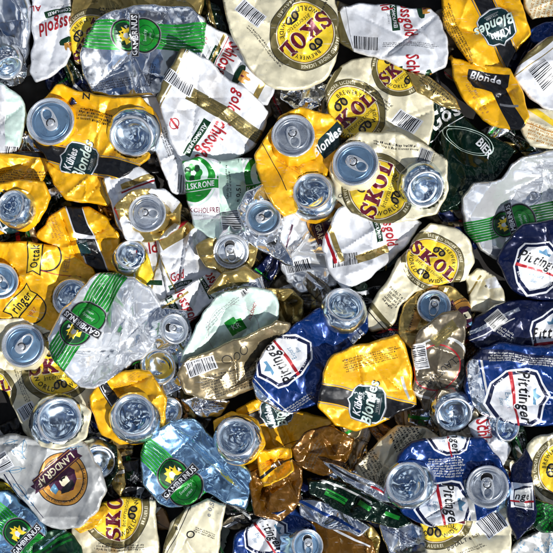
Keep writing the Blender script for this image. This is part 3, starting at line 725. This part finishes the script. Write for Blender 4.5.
A = Art(); A.schloss(211, 145, -122, 1.25, castle=False); A.at(238, 101, -114, 1.35).add(mv(text('gold', 10.5, sx=.68, shear=.12), 2, 0), 'red_print'); A.strip(170, 76, -116, 70, 7, 'olive_gold_print'); A.strip(175, 78, -116, 70, 1, 'gold_print'); A.strip(166, 73, -116, 70, 3, 'red_print'); A.strip(229, 117, -31, 96, 14, 'olive_gold_print'); A.para(229, 117, -31, 92, 10, 4, 'gold_print', 3); A.barcode(179, 83, -31, 30, 11, 7); A.at(174, 125, 40).add(ring(0, 0, 4, 5, 16), 'red_print').add(rect(-1, -6, 1, 6), 'red_print')
can([(183,51),(192,53),(208,62),(235,82),(262,102),(270,110),(266,126),(256,146),(232,162),(182,164),(170,142),(160,106),(156,97),(168,72)], 'white_print', A, t=13, label='folded white can with barcode and dark gold text band beside slanted red lettering')
# opened gold lid
can([(196,246),(210,236),(240,236),(260,248),(252,268),(226,277),(206,267)], 'gold_print', None, ends=[('lid',231,252,18,18,-80,10,D(open=True,panel='bright_lid_metal',skirt='silver_metal',up=3))], t=9, amp=1.5, crease=4, label='small crushed gold can with its opened silver lid facing up, below the mint can')
A = Art(); A.karls(193, 178, 3, 1.0); A.karls(266, 178, 8, 1.0, foot=False); A.strip(232, 190, -88, 80, 25, 'mint_print'); A.strip(219.5, 190, -88, 80, .6, 'white_print'); A.strip(244.5, 190, -88, 80, .6, 'white_print'); A.para(228, 180, 92, 34, 5, 2, seed=2); A.word('e 0,5 l', 237, 192, 92, 4.5); A.barcode(232, 220, 92, 22, 18, 4, 'white_print')
can([(181,160),(200,156),(224,160),(252,158),(266,168),(266,190),(256,215),(246,232),(232,240),(210,239),(194,228),(188,214)], 'pale_mint_print', A, t=12, label='pale mint can with green banner and green round emblem, centre left')
can([(238,210),(246,192),(262,184),(280,188),(287,206),(282,226),(280,240),(296,268),(270,256),(246,244)], 'silver_metal', None, ends=[('lid',263,217,18,14,70,120,D(skirt='silver_metal'))], t=12, amp=1.7, crease=5, label='wrinkled bare silver can with closed lid, right of the mint can')
A = Art(); A.strip(272, 165, -62, 60, .8, 'black_print'); A.at(290, 164, -30).add(mv(dashes(30, 12, 5, 3, 3, 9), 0, 0), 'ochre_print'); A.at(334, 138, 40).add(poly([(-20,-10),(20,-10),(16,10),(-18,9)]), 'teal_print'); A.word('Blondes', 328, 140, 40, 10, 'white_print', sx=.8, shear=.2)
can([(254,156),(264,140),(279,116),(300,107),(330,113),(343,125),(342,148),(330,172),(318,200),(300,212),(284,218),(268,200),(260,178)], 'yellow_print', A, ends=[('lid',293,136,21.5,12,100,15,D(panel='bright_lid_metal')),('base',312,191,20,16,110,0,D(up=3))], t=12, crease=4, label='folded yellow can with silver lid and shaded bottom beside the folded cream can')
A = Art(); A.schloss(388, 220, -78, 1.0, castle=False); A.barcode(345, 261, 8, 26, 13, 7); A.strip(372, 254, 24, 36, 9, 'gold_print'); A.strip(333, 240, -70, 50, 5, 'gold_print'); A.strip(329, 246, -70, 40, 3, 'red_print')
can([(322,248),(328,226),(338,208),(352,202),(405,212),(424,222),(404,252),(372,276),(345,292),(328,274)], 'white_print', A, t=12, amp=1.2, label='white can with short red word and barcode, shaded by the oval cream can')
A = Art(); A.skol(378, 190, 68, 36); A.para(395, 146, -8, 46, 6, 2, seed=5); A.barcode(424, 157, -18, 12, 12, 5, 'light_grey_print'); A.para(432, 160, 72, 20, 2, 1); A.at(340, 195, 0).add(ring(0, 0, 1.5, 2.2, 12), 'black_print')
can([(329,168),(338,146),(358,130),(400,134),(430,147),(446,161),(450,190),(438,215),(414,221),(380,223),(351,213),(336,197)], 'cream_print', A, ends=[('lid',355,163,23,15,120,60,D()),('base',425,190,19,20,-60,0,D())], t=14, crease=4, label='folded cream can with yellow disc between its blue shaded lid and its silver bottom')
# light gambrinus
A = Art(); A.gambrinus(514, 222, 104, .9, bw=25, line='green_print')
can([(461,212),(463,198),(472,184),(484,180),(500,178),(512,164),(522,156),(545,150),(594,146),(594,228),(530,250),(500,262),(480,250),(467,232)], 'foil_metal', A, t=16, amp=1.8, crease=8, label='large dented pale blue silver can with green stripes at the right edge')
A = Art(); A.pitt(540, 266, -20, 1.1)
can([(496,262),(504,242),(522,226),(548,218),(594,214),(594,302),(535,300),(512,290)], 'navy_print', A, t=13, label='dark navy can with white shield, topmost of three blue cans at right edge')
A = Art(); A.at(490, 285, 0).add(poly([(-6,6),(8,9),(12,-2),(-2,-4)]), 'white_print'); A.word('e', 486, 286, -20, 4); A.strip(474, 284, 60, 24, 2, 'gold_print')
can([(465,276),(478,268),(494,276),(504,290),(505,302),(488,315),(470,312)], 'cream_print', A, t=9, label='small cream can end between the oval cream can and the navy cans')
A = Art(); A.pitt(556, 336, 8, 1.1); A.strip(488, 324, 25, 70, 4, 'silver_metal'); A.barcode(496, 320, -52, 14, 16, 4, 'light_grey_print'); A.para(503, 332, -30, 24, 8, 3, 'light_grey_print'); A.at(482, 312, 24).add(rect(-30, 0, 70, 40), 'silver_metal'); A.strip(492, 330, 25, 50, 1, 'light_grey_print')
can([(466,338),(475,318),(494,303),(524,299),(594,306),(594,352),(530,347),(500,350),(476,350)], 'navy_print', A, t=13, amp=1.3, label='navy and silver crumpled can, middle of three blue cans at right edge')
A = Art(); A.strip(424, 304, 60, 60, 8, 'ochre_print'); A.para(414, 312, 66, 40, 3, 1); A.landgraf(466, 318, -60, .7)
can([(398,334),(404,303),(424,284),(452,284),(470,300),(472,325),(440,345),(412,350)], 'gold_print', A, ends=[('lid',434,306,17,15,90,-10,D(open=True,skirt='gold_print'))], t=10, label='golden can with opened lid tucked under the oval cream can')
A = Art(); A.skol(433, 262, -42, 34, sy=.80); A.para(391, 300, -46, 18, 14, 4, seed=4); A.word('INHALT e 0,5l', 398, 294, -46, 3); A.strip(381, 318, -48, 60, 5, 'olive_gold_print'); A.strip(376, 321, -48, 60, 1, 'black_print')
can([(363,322),(370,305),(392,272),(412,240),(430,223),(455,227),(471,240),(475,262),(466,279),(444,284),(415,292),(401,308),(390,330),(372,332)], 'cream_print', A, t=16, amp=.8, crease=2, label='oval cream can with yellow disc and dark red lettering sloping down, right of centre')
A = Art(); A.at(445, 372, -141); A.add(mv(text('CLAUSTHALER', 7.5, 'r', sx=.85), 8, -2), 'black_print').add(ring(4, -8, 34, 36.5, 40, 1, .8), 'light_grey_print').add(mv(ring(4, -8, 26, 27.4, 40, 1, .8), 0, 0), 'red_print'); A.barcode(419, 357, 98, 24, 13, 5); A.strip(444, 334, 40, 30, 12, 'olive_gold_print'); A.para(444, 334, 40, 24, 8, 3, 'gold_print'); A.word('www', 420, 390, -70, 4, 'black_print')
can([(412,352),(418,330),(442,311),(458,309),(466,322),(466,345),(466,385),(450,408),(425,414),(413,388)], 'bronze_print', A, t=11, amp=1.2, crease=4, label='bronze brown angular can with thin white and red arcs beside the large yellow can')
# base 453,416
can([(434,402),(440,388),(474,392),(480,414),(474,440),(440,442)], 'bronze_print', None, ends=[('base',454,415,18.5,18,-70,0,D())], t=9, label='upturned silver can bottom on a bronze can under the brown angular can')
A = Art(); A.schloss(487, 447, -84, 1.15, castle=False, box=False)
can([(466,424),(490,414),(504,425),(512,450),(498,472),(484,458)], 'white_print', A, ends=[('base',508,427,14,20,10,0,D(up=3))], t=9, label='white can with vertical red letters and a gold rimmed end, lower right')
A = Art(); A.strip(474, 385, -80, 90, 14, 'silver_metal'); A.strip(484, 386, -82, 90, 2.5, 'light_grey_print'); A.strip(525, 358, -6, 110, 10, 'navy_print'); A.para(530, 360, -6, 88, 9, 4, 'light_grey_print', 7, .8, 2); A.pitt(520, 399, -84, 1.3)
can([(464,384),(467,362),(478,346),(500,342),(594,350),(594,434),(535,427),(500,421),(478,415),(468,402)], 'blue_print', A, t=16, amp=1.2, label='shiny blue can with vertical black script, lowest of three blue cans at right edge')
# ---- left middle
A = Art(); A.blondes(112, 345, 0, .1); A.strip(84, 234, -70, 90, 17, 'black_print'); A.strip(74, 231, -70, 90, 1.2, 'white_print'); A.strip(94, 237, -70, 90, 1.2, 'white_print'); A.strip(84, 235, -10, 22, 5, 'white_print'); A.para(52, 222, -70, 40, 12, 4, 'ochre_print'); A.at(84, 250, -70).add(rect(-12, -5, 6, 5), 'teal_print')
A.L = A.L[11:] if False else A.L
can([(35,236),(48,216),(64,208),(90,206),(108,220),(120,238),(124,262),(118,275),(84,268),(58,250)], 'yellow_print', A, t=13, amp=1.3, label='rounded yellow can with a broad black band across, left of centre')
A = Art()
for (x, y, r, wd) in ((35, 256, 86, 'Ottak'), (21, 303, 50, 'ringer')):
    A.at(x, y, r).add(ring(2, -10, 15, 16.5, 30), 'black_print').add(poly([(-19,-8),(19,-8),(16,0),(19,8),(-19,8),(-16,0)]), 'black_print').add(poly([(-17.4,-6.8),(17.4,-6.8),(14.6,0),(17.4,6.8),(-17.4,6.8),(-14.6,0)]), 'bright_yellow_print').add(text(wd, 9, sx=.72), 'black_print').add(mv(text('1837', 4, 'r'), 0, -14), 'red_print')
A.word('HELL', 66, 262, 80, 6, 'ochre_print'); A.strip(62, 274, -10, 40, .8, 'red_print')
can([(-8,244),(20,240),(56,246),(78,256),(94,268),(100,282),(96,310),(60,330),(48,330),(20,320),(-8,318)], 'yellow_print', A, ends=[('lid',1,281,18,10,0,40,D()),('base',70,298,19,16,160,0,D(up=5))], t=13, label='deep yellow can with black outlined name boxes and a lid at the left edge')
can([(110,262),(118,244),(132,238),(146,250),(154,275),(140,290),(118,285)], 'bright_yellow_print', None, ends=[('base',131,254,15,15,80,0,D(up=0))], gap=0, t=9, label='shaded silver can bottom with yellow side, right of the rounded yellow banded can')
A = Art(); A.strip(180, 345, -60, 40, 2, 'gold_print')
can([(136,345),(150,325),(165,308),(186,310),(192,330),(186,360),(182,388),(165,398),(140,392),(132,372)], 'silver_metal', A, ends=[('lid',176,328,15,30,20,80,D(open=True,panel='bright_lid_metal',skirt='silver_metal')),('base',158,367,18.5,14,-120,0,D())], t=9, amp=1.3, label='bare silver can with opened lid and mirror like bottom, left of the khaki can')
can([(150,405),(172,395),(188,404),(190,430),(170,438)], 'shaded_amber_print', None, ends=[('base',170,412,15,25,0,0,D(up=2))], t=8, label='shaded amber can with a silver end right of the upturned yellow rimmed can')
A = Art(); A.skol(57, 367, 8, 36); A.skol(-12, 392, 20, 28); A.para(22, 385, -72, 44, 6, 3, seed=5); A.barcode(27, 412, 30, 16, 12, 5)
can([(-8,328),(5,318),(40,316),(62,340),(96,384),(94,396),(88,425),(70,448),(40,445),(22,432),(14,412),(5,392),(-8,384)], 'cream_print', A, ends=[('lid',24,345,21.5,6,80,140,D())], t=12, label='cream can with blue grey lid and yellow disc at the left edge')
A = Art(); A.strip(112, 400, -60, 60, 10, 'black_print'); A.strip(106, 397, -60, 60, .8, 'white_print'); A.para(128, 380, 30, 30, 8, 4, 'ochre_print')
can([(86,396),(118,372),(150,370),(168,396),(166,430),(146,444),(120,444),(100,436)], 'yellow_print', A, ends=[('base',134,414,21,12,110,0,D())], t=11, label='yellow can with black stripe and shiny bottom facing up, below the crinkled silver can')
# big gambrinus left
A = Art(); A.gambrinus(81, 323, 145, 1.0, bw=26, bl=64); A.gambrinus(138, 385, 140, 1.0, band=False)
can([(46,338),(58,314),(78,292),(98,274),(118,272),(135,277),(150,288),(162,302),(163,322),(154,346),(136,364),(112,380),(94,391),(79,388),(62,370),(51,356)], 'foil_metal', A, t=16, amp=1.7, crease=9, label='large crinkled silver can with green stripes and upside down green badge, left of centre')
# mint shell centre + gold dome + brown
can([(205,292),(222,272),(245,265),(262,275),(268,292),(252,306),(222,312)], 'gold_print', Art().strip(235, 292, 20, 90, 12, 'silver_metal'), t=12, tube=8, amp=1.4, label='rounded gold and silver can shoulder above the shaded mint can')
A = Art(); A.para(270, 298, 10, 14, 8, 4, 'grey_print')
can([(262,286),(292,288),(306,300),(304,322),(280,328),(268,312)], 'gold_print', A, t=8, amp=1.6, label='small crumpled gold scrap right of the shaded mint can')
A = Art(); A.karls(236, 326, 22, .8); A.L = []
A.at(234, 330, 25).add(ring(0, 0, 26, 26.8, 40), 'light_grey_print').add(poly([(-5,-6),(12,-5),(12,7),(6,7),(6,10),(-6,9)]), 'green_print').add(mv(text('KR', 5, 'r'), 3, 1), 'white_print'); A.para(222, 312, 42, 50, 7, 3, 'grey_print', 3); A.word('ALKOHOL', 254, 311, 70, 3, 'red_print'); A.at(256, 312, 70).add(ring(0, -3, 14, 14.5, 4), 'white_print'); A.barcode(247, 291, 35, 8, 5, 3, 'light_grey_print')
can([(178,364),(184,347),(204,312),(224,292),(250,286),(272,291),(280,304),(280,318),(262,345),(205,366)], 'pale_mint_print', A, t=12, amp=.8, label='pale mint can lying under the brown transparent looking can, centre')
A = Art(); A.barcode(202, 366, 18, 28, 14, 7); A.para(232, 382, 17, 62, 24, 9, 'black_print', 5, .8, 2.6); A.at(226, 358, 20).add(ring(0, 0, 4, 4.8, 18), 'black_print').add(ring(10, 0, 3, 3.8, 18), 'black_print').add(ring(19, 2, 3.4, 4.2, 18), 'black_print')
can([(176,374),(184,361),(212,348),(250,334),(276,320),(290,324),(284,345),(272,372),(262,386),(236,398),(205,402),(184,396)], 'khaki_print', A, t=15, amp=1.1, label='khaki brown metallic can with a barcode and long text, centre')
A = Art(); A.at(205, 405, 30).add(dashes(40, 12, 4, 2, 1, 4), 'navy_print')
can([(180,398),(200,396),(232,400),(222,418),(202,420)], 'silver_metal', A, t=7, amp=1.5, label='silver scrap of can with blue print just under the khaki brown can')
# ---- bottom layers
A = Art(); A.skol(116, 512, 84, 34); A.para(118, 546, 178, 60, 8, 3, seed=3)
can([(70,528),(104,503),(120,497),(157,499),(160,594),(70,594)], 'cream_print', A, t=12, label='cream can with yellow disc and vertical dark red letters at the bottom left')
A = Art(); A.strip(176, 524, 62, 70, 5, 'olive_gold_print'); A.strip(181, 526, 62, 70, .8, 'black_print'); A.at(191, 533, 0).add(ring(0, 0, 3, 4.4, 18), 'black_print'); A.word('e 0,5l', 212, 508, 70, 5, 'grey_print'); A.para(206, 532, -25, 24, 6, 3); A.word('8', 177, 526, 0, 4)
can([(158,594),(162,545),(172,522),(188,506),(208,496),(228,504),(222,532),(216,560),(216,594)], 'cream_print', A, t=12, label='cream can with gold stripe and small round symbol at the bottom edge')
can([(70,527),(84,520),(104,505),(110,511),(96,526),(80,534)], 'yellow_print', None, t=8, label='narrow yellow can edge below the grey white portrait can')
A = Art(); A.at(15, 490, 0).add(dashes(30, 8, 3, 3), 'black_print')
can([(-8,478),(8,482),(20,500),(16,512),(-8,505)], 'bright_yellow_print', A, t=8, label='small yellow can edge at the left border above the blue green can')
A = Art(); A.gambrinus(26, 540, 48, 1.0, bw=24)
can([(30,538),(62,526),(84,545),(80,594),(26,594)], 'dark_green_print', Art().strip(50, 545, 30, 60, 3, 'green_print').strip(48, 552, 30, 60, 2, 'green_print').strip(55, 538, 35, 40, 2, 'silver_metal'), t=10, amp=1.5, label='crumpled green can at the bottom left beside the cream can')
can([(-8,494),(8,490),(28,506),(46,524),(46,536),(32,544),(24,594),(-8,594)], 'blue_steel_metal', A, t=13, amp=1.2, label='blue silver can with green stripes in the bottom left corner')
can([(82,452),(100,440),(116,446),(120,470),(104,492),(88,480)], 'bottle_green_print', None, ends=[('base',98,463,18,18,-40,0,D())], t=8, label='dark can with its shiny bottom half hidden behind the grey white portrait can')
A = Art(); A.landgraf(62, 478, 217, .98); A.barcode(1, 463, -60, 16, 14, 3); 
for i, (x, y, r) in enumerate(((10, 442, 20), (18, 455, -30), (24, 446, 80), (14, 470, 10), (30, 500, -50), (20, 488, -40), (75, 448, 10))): A.at(x, y, r).add(ring(0, 0, 5+i % 3, 5.7+i % 3, 14, 1, .5), 'sky_blue_print').add(rect(-9, -.4, 9, .4), 'sky_blue_print')
A.strip(22, 498, -52, 60, 1.2, 'navy_print'); A.strip(26, 494, -52, 60, .7, 'navy_print')
can([(-8,446),(15,434),(40,438),(72,436),(88,446),(102,466),(109,490),(100,511),(80,527),(60,529),(40,521),(20,498),(4,478),(-8,470)], 'light_grey_print', A, t=15, amp=1.2, label='grey white can with purple name banner and round portrait badge, lower left')
can([(30,420),(45,398),(70,398),(90,412),(86,438),(66,450),(40,448)], 'cream_print', None, ends=[('base',60,420,23,14,30,0,D(ell=.95))], t=9, label='upturned silver can bottom with cream rim above the grey white portrait can')
# bottom centre
A = Art(); A.blondes(277, 412, 110, .9, band=(-60, 60)); A.para(300, 448, 25, 80, 3, 1); A.strip(298, 440, 25, 90, .6, 'black_print')
can([(234,410),(262,393),(292,412),(332,418),(338,432),(305,452),(268,470),(252,480),(244,455)], 'yellow_print', A, t=12, label='yellow can with dark badge, mostly covered by the bright blue can at the centre')
A = Art(); A.word('HELL', 275, 468, 40, 8, 'white_print')
can([(248,474),(290,455),(302,470),(300,505),(282,525),(254,516)], 'shaded_amber_print', A, t=10, amp=1.4, label='shaded amber can in the bottom centre above the blue can with a lid')
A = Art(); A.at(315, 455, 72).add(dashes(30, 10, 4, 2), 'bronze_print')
can([(290,448),(305,432),(330,424),(356,438),(346,466),(322,478),(296,468)], 'shaded_amber_print', A, t=11, amp=1.5, crease=6, label='amber brown crushed can below the large yellow can with a dark green badge')
can([(256,450),(292,448),(296,472),(262,490)], 'yellow_print', Art().strip(275, 470, 30, 60, 3, 'black_print').para(272, 462, 30, 30, 8, 3, 'ochre_print'), t=8, amp=1.5, label='small bright yellow can side between the amber cans')
A = Art(); A.para(375, 478, -65, 60, 22, 7, seed=4); A.para(405, 436, -60, 20, 30, 8, seed=3)
can([(355,468),(374,445),(398,426),(426,428),(442,438),(410,470),(398,505),(366,488)], 'cream_print', A, t=10, amp=1.3, label='cream can printed with long text, shaded by the folded blue can')
def sliver(p, m, A, lab, t=8): can(p, m, A, t=t, amp=1.3, crease=4, label=lab)
sliver([(294,520),(330,515),(372,540),(400,594),(330,594),(300,560)], 'shaded_amber_print', Art().strip(330, 527, -25, 90, 2, 'white_print'), 'amber can lying lowest at the bottom right of the blue can with a lid')
sliver([(378,522),(400,518),(440,530),(452,548),(430,594),(400,560)], 'silver_metal', Art().at(400, 535, -30).add(dashes(40, 10, 4, 2), 'navy_print'), 'twisted silver can with dark print left of the lowest cream can')
sliver([(298,500),(318,498),(352,512),(372,528),(360,536),(325,528),(300,516)], 'silver_metal', Art().strip(330, 516, -25, 70, 3, 'blue_print'), 'thin silver can edge below the green white edge on can')
sliver([(308,480),(328,478),(362,490),(398,508),(412,524),(398,530),(362,520),(325,506),(310,494)], 'bottle_green_print', Art().strip(345, 490, -24, 60, 2, 'light_grey_print').strip(335, 497, -30, 22, 7, 'green_print').strip(338, 499, -30, 22, 1, 'bottle_green_print').strip(334, 495, -30, 22, 1, 'bottle_green_print').strip(365, 506, -28, 16, 5, 'green_print').strip(392, 516, -24, 14, 4, 'green_print').strip(378, 500, -28, 40, 1, 'silver_metal'), 'dark green can with bright green patches seen nearly edge on, lower centre', t=10)
sliver([(322,462),(338,465),(372,482),(400,500),(404,508),(380,500),(345,484)], 'silver_metal', Art().strip(360, 482, -28, 70, 2, 'black_print').strip(378, 492, -28, 20, 2, 'red_print'), 'bright silver can edge above the striped dark green one')
A = Art(); A.pitt(268, 535, -60, .9); A.strip(285, 512, 30, 60, 4, 'white_print')
can([(224,594),(232,535),(262,516),(292,508),(312,524),(322,545),(318,594)], 'blue_print', A, ends=[('lid',308,543,17,28,20,0,D(open=True,skirt='blue_steel_metal',ell=.95))], t=13, amp=1.5, crease=5, label='crumpled blue and silver can with a tilted lid at the bottom centre')
A = Art(); A.gambrinus(180, 483, 45, 1.05, bw=24, bl=70); A.L = A.L
can([(138,462),(146,436),(168,421),(194,417),(212,436),(236,458),(250,470),(254,490),(247,513),(224,502),(206,494),(190,505),(166,509),(150,496),(141,484)], 'blue_steel_metal', A, t=16, amp=1.3, crease=4, label='blue tinted silver can with green badge and slanted lettering, bottom left of centre')
can([(212,422),(232,412),(258,420),(266,444),(252,462),(236,464),(218,450)], 'yellow_print', None, ends=[('base',236,436,19.5,14,110,0,D(skirt='silver_metal',lower='yellow_print'))], t=9, label='yellow can with wet looking silver bottom facing up, lower centre')
# pittinger centre left
A = Art(); A.strip(343, 322, -48, 60, 16, 'silver_metal'); A.strip(262, 400, -48, 50, 12, 'silver_metal'); A.strip(269, 394, -48, 60, 1, 'light_grey_print'); A.strip(337, 327, -48, 60, 1, 'navy_print'); A.strip(347, 320, -48, 60, 1, 'navy_print'); A.para(292, 408, 30, 60, 7, 3, 'light_grey_print', 3, .8, 2); A.pitt(281, 360, 122, 1.15)
can([(252,382),(256,362),(266,344),(290,328),(318,308),(340,300),(366,300),(368,330),(350,356),(338,380),(320,404),(292,415),(272,408),(256,397)], 'blue_print', A, ends=[('base',345,304,19,25,75,0,D(up=3))], t=14, amp=1.2, label='bright blue can with white shield, script and a dark shaded bottom, centre')
A = Art(); A.blondes(367, 404, 76, 1.12, band=(-90, 90)); A.para(371, 358, 16, 62, 14, 6, seed=8); A.strip(407, 389, -78, 26, 3, 'light_grey_print')
can([(316,406),(321,372),(333,355),(364,343),(397,333),(405,343),(412,372),(418,408),(388,420),(356,433),(336,426),(324,414)], 'yellow_print', A, t=15, amp=1.1, crease=3, label='large bright yellow can with dark green badge and black band, right of centre')
# lower right
A = Art(); A.skol(436, 512, -8, 36); A.word('INHALT e 0,5l', 462, 542, 22, 4.2); A.barcode(491, 524, 38, 24, 22, 5); A.para(470, 550, 22, 30, 4, 2)
can([(418,512),(470,500),(506,496),(514,528),(504,594),(436,594),(424,535)], 'cream_print', A, t=12, label='cream can with measure print and barcode under the folded blue can, bottom right')
A = Art(); A.skol(566, 470, 85, 34); A.para(540, 500, -40, 30, 2, 1)
can([(522,472),(528,444),(540,434),(594,424),(594,530),(548,510),(532,494)], 'cream_print', A, t=13, label='cream can with gold ringed disc cut by the right edge, lower right')
can([(526,498),(545,502),(562,516),(564,532),(540,534),(528,520)], 'dark_green_print', Art().at(545, 512, 40).add(dashes(30, 30, 8, 3), 'green_print'), t=9, amp=2, label='small bright green crumpled can near the bottom right corner')
A = Art(); R9 = random.Random(4)
for i in range(14): A.at(R9.uniform(512, 556), R9.uniform(534, 556), R9.uniform(0, 180)).add(ring(0, 0, R9.uniform(3, 8), 9, 7, 1, .6) if False else dashes(16, 3, 1, i, 5, 12), 'sky_blue_print')
can([(508,552),(522,538),(540,531),(594,528),(594,594),(505,594)], 'light_grey_print', A, t=12, amp=1.3, label='whitish can with pale blue line pattern in the bottom right corner')
A = Art(); A.pitt(524, 500, -88, .85); A.word('nge', 522, 500, 8, 8, 'white_print')
A = Art(); A.at(521, 496, 0).add(rect(-12, -14, 12, 16), 'white_print').add(poly([(-9,-12),(10,-12),(10,12),(0,14),(-9,10)]), 'navy_print').add(poly([(-8,-11),(9,-11),(9,11),(0,12),(-8,9)]), 'light_grey_print').add(rect(-12, -7, 12, -5), 'red_print').add(mv(text('nge', 8.5, sx=.85, shear=.25), 0, 0), 'white_print').add(mv(text('nge', 8, sx=.85, shear=.25), 0, 0), 'black_print')
can([(508,492),(514,466),(526,448),(534,462),(534,482),(536,522),(516,542),(508,516)], 'navy_print', A, t=9, amp=1.4, label='narrow navy can on its side with white label, right of the folded blue can')
A = Art(); A.para(446, 467, -2, 40, 20, 8, 'light_grey_print', 7, .8, 2.2); A.pitt(448, 506, -82, 1.1); A.pitt(451, 434, -84, .9); A.strip(471, 500, -80, 40, 6, 'light_grey_print')
can([(388,484),(398,456),(412,441),(446,436),(482,438),(502,458),(512,486),(498,510),(478,521),(428,527),(404,516),(392,500)], 'blue_print', A, ends=[('base',406,482,21,16,150,0,D()),('lid',487,486,21,11,125,5,D(open=True,panel='bright_lid_metal',skirt='blue_steel_metal'))], t=14, amp=1.2, crease=5, label='folded blue can with silver bottom on its left and opened lid on its right')
# ---- top of the pile at left
A = Art(); A.blondes(80, 160, 75, 1.05, band=(-120, 120)); A.para(96, 116, -11, 40, 14, 4, seed=5); A.para(128, 160, -14, 40, 4, 2, 'ochre_print'); A.word('Z', 86, 94, -100, 7)
can([(28,130),(32,108),(44,94),(56,84),(76,88),(104,96),(140,96),(152,108),(157,130),(150,158),(136,170),(114,181),(94,176),(62,172),(48,162),(36,145)], 'yellow_print', A, ends=[('lid',50,121,24,10,140,205,D()),('base',132,137,21.5,16,-110,0,D())], t=13, crease=5, label='folded yellow can with closed lid and shiny bottom both facing up, upper left')
A = Art(); A.strip(120, 225, -70, 40, 2, 'red_print'); A.strip(165, 196, -40, 30, 14, 'white_print'); A.strip(128, 232, -50, 30, 14, 'white_print'); A.strip(170, 232, 50, 24, 8, 'light_grey_print')
can([(113,208),(132,190),(164,188),(182,204),(178,230),(152,242),(126,240)], 'gold_print', A, ends=[('lid',147,213,19,10,100,85,D(panel='bright_lid_metal'))], t=10, amp=1.6, crease=5, label='wrinkled gold can with round silver lid left of the mint can')


# ------------------------------------------------------------------ ground, light, camera
make_mat('gap_shade', (.012, .010, .009), metallic=0, rough=.8, coat=0, grime=.5, bump=.6)  # ground coloured near black to stand for the shade in the gaps
g = 1400
link('ground', [(C0-g, C0-g, -6), (C0+g, C0-g, -6), (C0+g, C0+g, -6), (C0-g, C0+g, -6)], [(0, 1, 2, 3)], ['gap_shade'], None, None, (C0, C0, 0), smooth=False)['kind'] = 'structure'

ELEV, AZ = 43, -48          # sun stands low right in the picture (azimuth measured from +X, y up)
w = bpy.data.worlds.new('World'); scene.world = w; w.use_nodes = True
nt = w.node_tree; bg = nt.nodes['Background']
sky = nt.nodes.new('ShaderNodeTexSky'); sky.sky_type = 'NISHITA'; sky.sun_disc = False
sky.sun_elevation = math.radians(ELEV)
sky.sun_rotation = math.radians(90-AZ)
tc = nt.nodes.new('ShaderNodeTexCoord'); cn = nt.nodes.new('ShaderNodeTexNoise'); cn.inputs['Scale'].default_value = 5.0; cn.inputs['Detail'].default_value = 2
nt.links.new(tc.outputs['Generated'], cn.inputs['Vector'])
cr = nt.nodes.new('ShaderNodeMapRange'); cr.inputs[1].default_value = .575; cr.inputs[2].default_value = .61
nt.links.new(cn.outputs['Fac'], cr.inputs[0])
cm = nt.nodes.new('ShaderNodeMix'); cm.data_type = 'RGBA'; cm.inputs[7].default_value = (20, 21, 22.5, 1)  # bright cloud patches added to vary the reflections in the metal
sm_ = nt.nodes.new('ShaderNodeMix'); sm_.data_type = 'RGBA'; sm_.blend_type = 'MULTIPLY'; sm_.inputs[0].default_value = 1; sm_.inputs[7].default_value = (.5, .7, 1.0, 1)
n2_ = nt.nodes.new('ShaderNodeTexNoise'); n2_.inputs['Scale'].default_value = 4.5; n2_.inputs['Detail'].default_value = 1
mp2 = nt.nodes.new('ShaderNodeMapping'); mp2.inputs['Location'].default_value = (3.1, 1.7, .4); nt.links.new(tc.outputs['Generated'], mp2.inputs[0]); nt.links.new(mp2.outputs[0], n2_.inputs['Vector'])
r2_ = nt.nodes.new('ShaderNodeMapRange'); r2_.inputs[1].default_value = .42; r2_.inputs[2].default_value = .56
nt.links.new(n2_.outputs['Fac'], r2_.inputs[0])
dk = nt.nodes.new('ShaderNodeMix'); dk.data_type = 'RGBA'; dk.inputs[6].default_value = (.10, .16, .26, 1); dk.inputs[7].default_value = (.6, .85, 1.15, 1)  # dark patches added to the sky for contrast in the metal reflections
nt.links.new(r2_.outputs[0], dk.inputs[0]); nt.links.new(dk.outputs[2], sm_.inputs[7])
nt.links.new(sky.outputs[0], sm_.inputs[6]); nt.links.new(cr.outputs[0], cm.inputs[0]); nt.links.new(sm_.outputs[2], cm.inputs[6])
nt.links.new(cm.outputs[2], bg.inputs['Color']); bg.inputs['Strength'].default_value = .05
ld = bpy.data.lights.new('sun', 'SUN'); ld.energy = 5.0; ld.angle = math.radians(.5); ld.color = (1, .98, .95)
lo = bpy.data.objects.new('sun', ld); col.objects.link(lo)
dv = Vector((math.cos(math.radians(AZ))*math.cos(math.radians(ELEV)), math.sin(math.radians(AZ))*math.cos(math.radians(ELEV)), math.sin(math.radians(ELEV))))
lo.rotation_euler = dv.to_track_quat('Z', 'Y').to_euler(); lo.location = dv*2
cd = bpy.data.cameras.new('camera'); co = bpy.data.objects.new('camera', cd); col.objects.link(co)
co.location = (0, 0, CAMZ*S); co.rotation_euler = (0, 0, 0)
cd.sensor_width = 36; cd.lens = 36*CAMZ/553.0; cd.clip_start = .05; cd.clip_end = 100
scene.camera = co
scene.view_settings.view_transform = 'Standard'; scene.view_settings.look = 'None'; scene.view_settings.exposure = 0
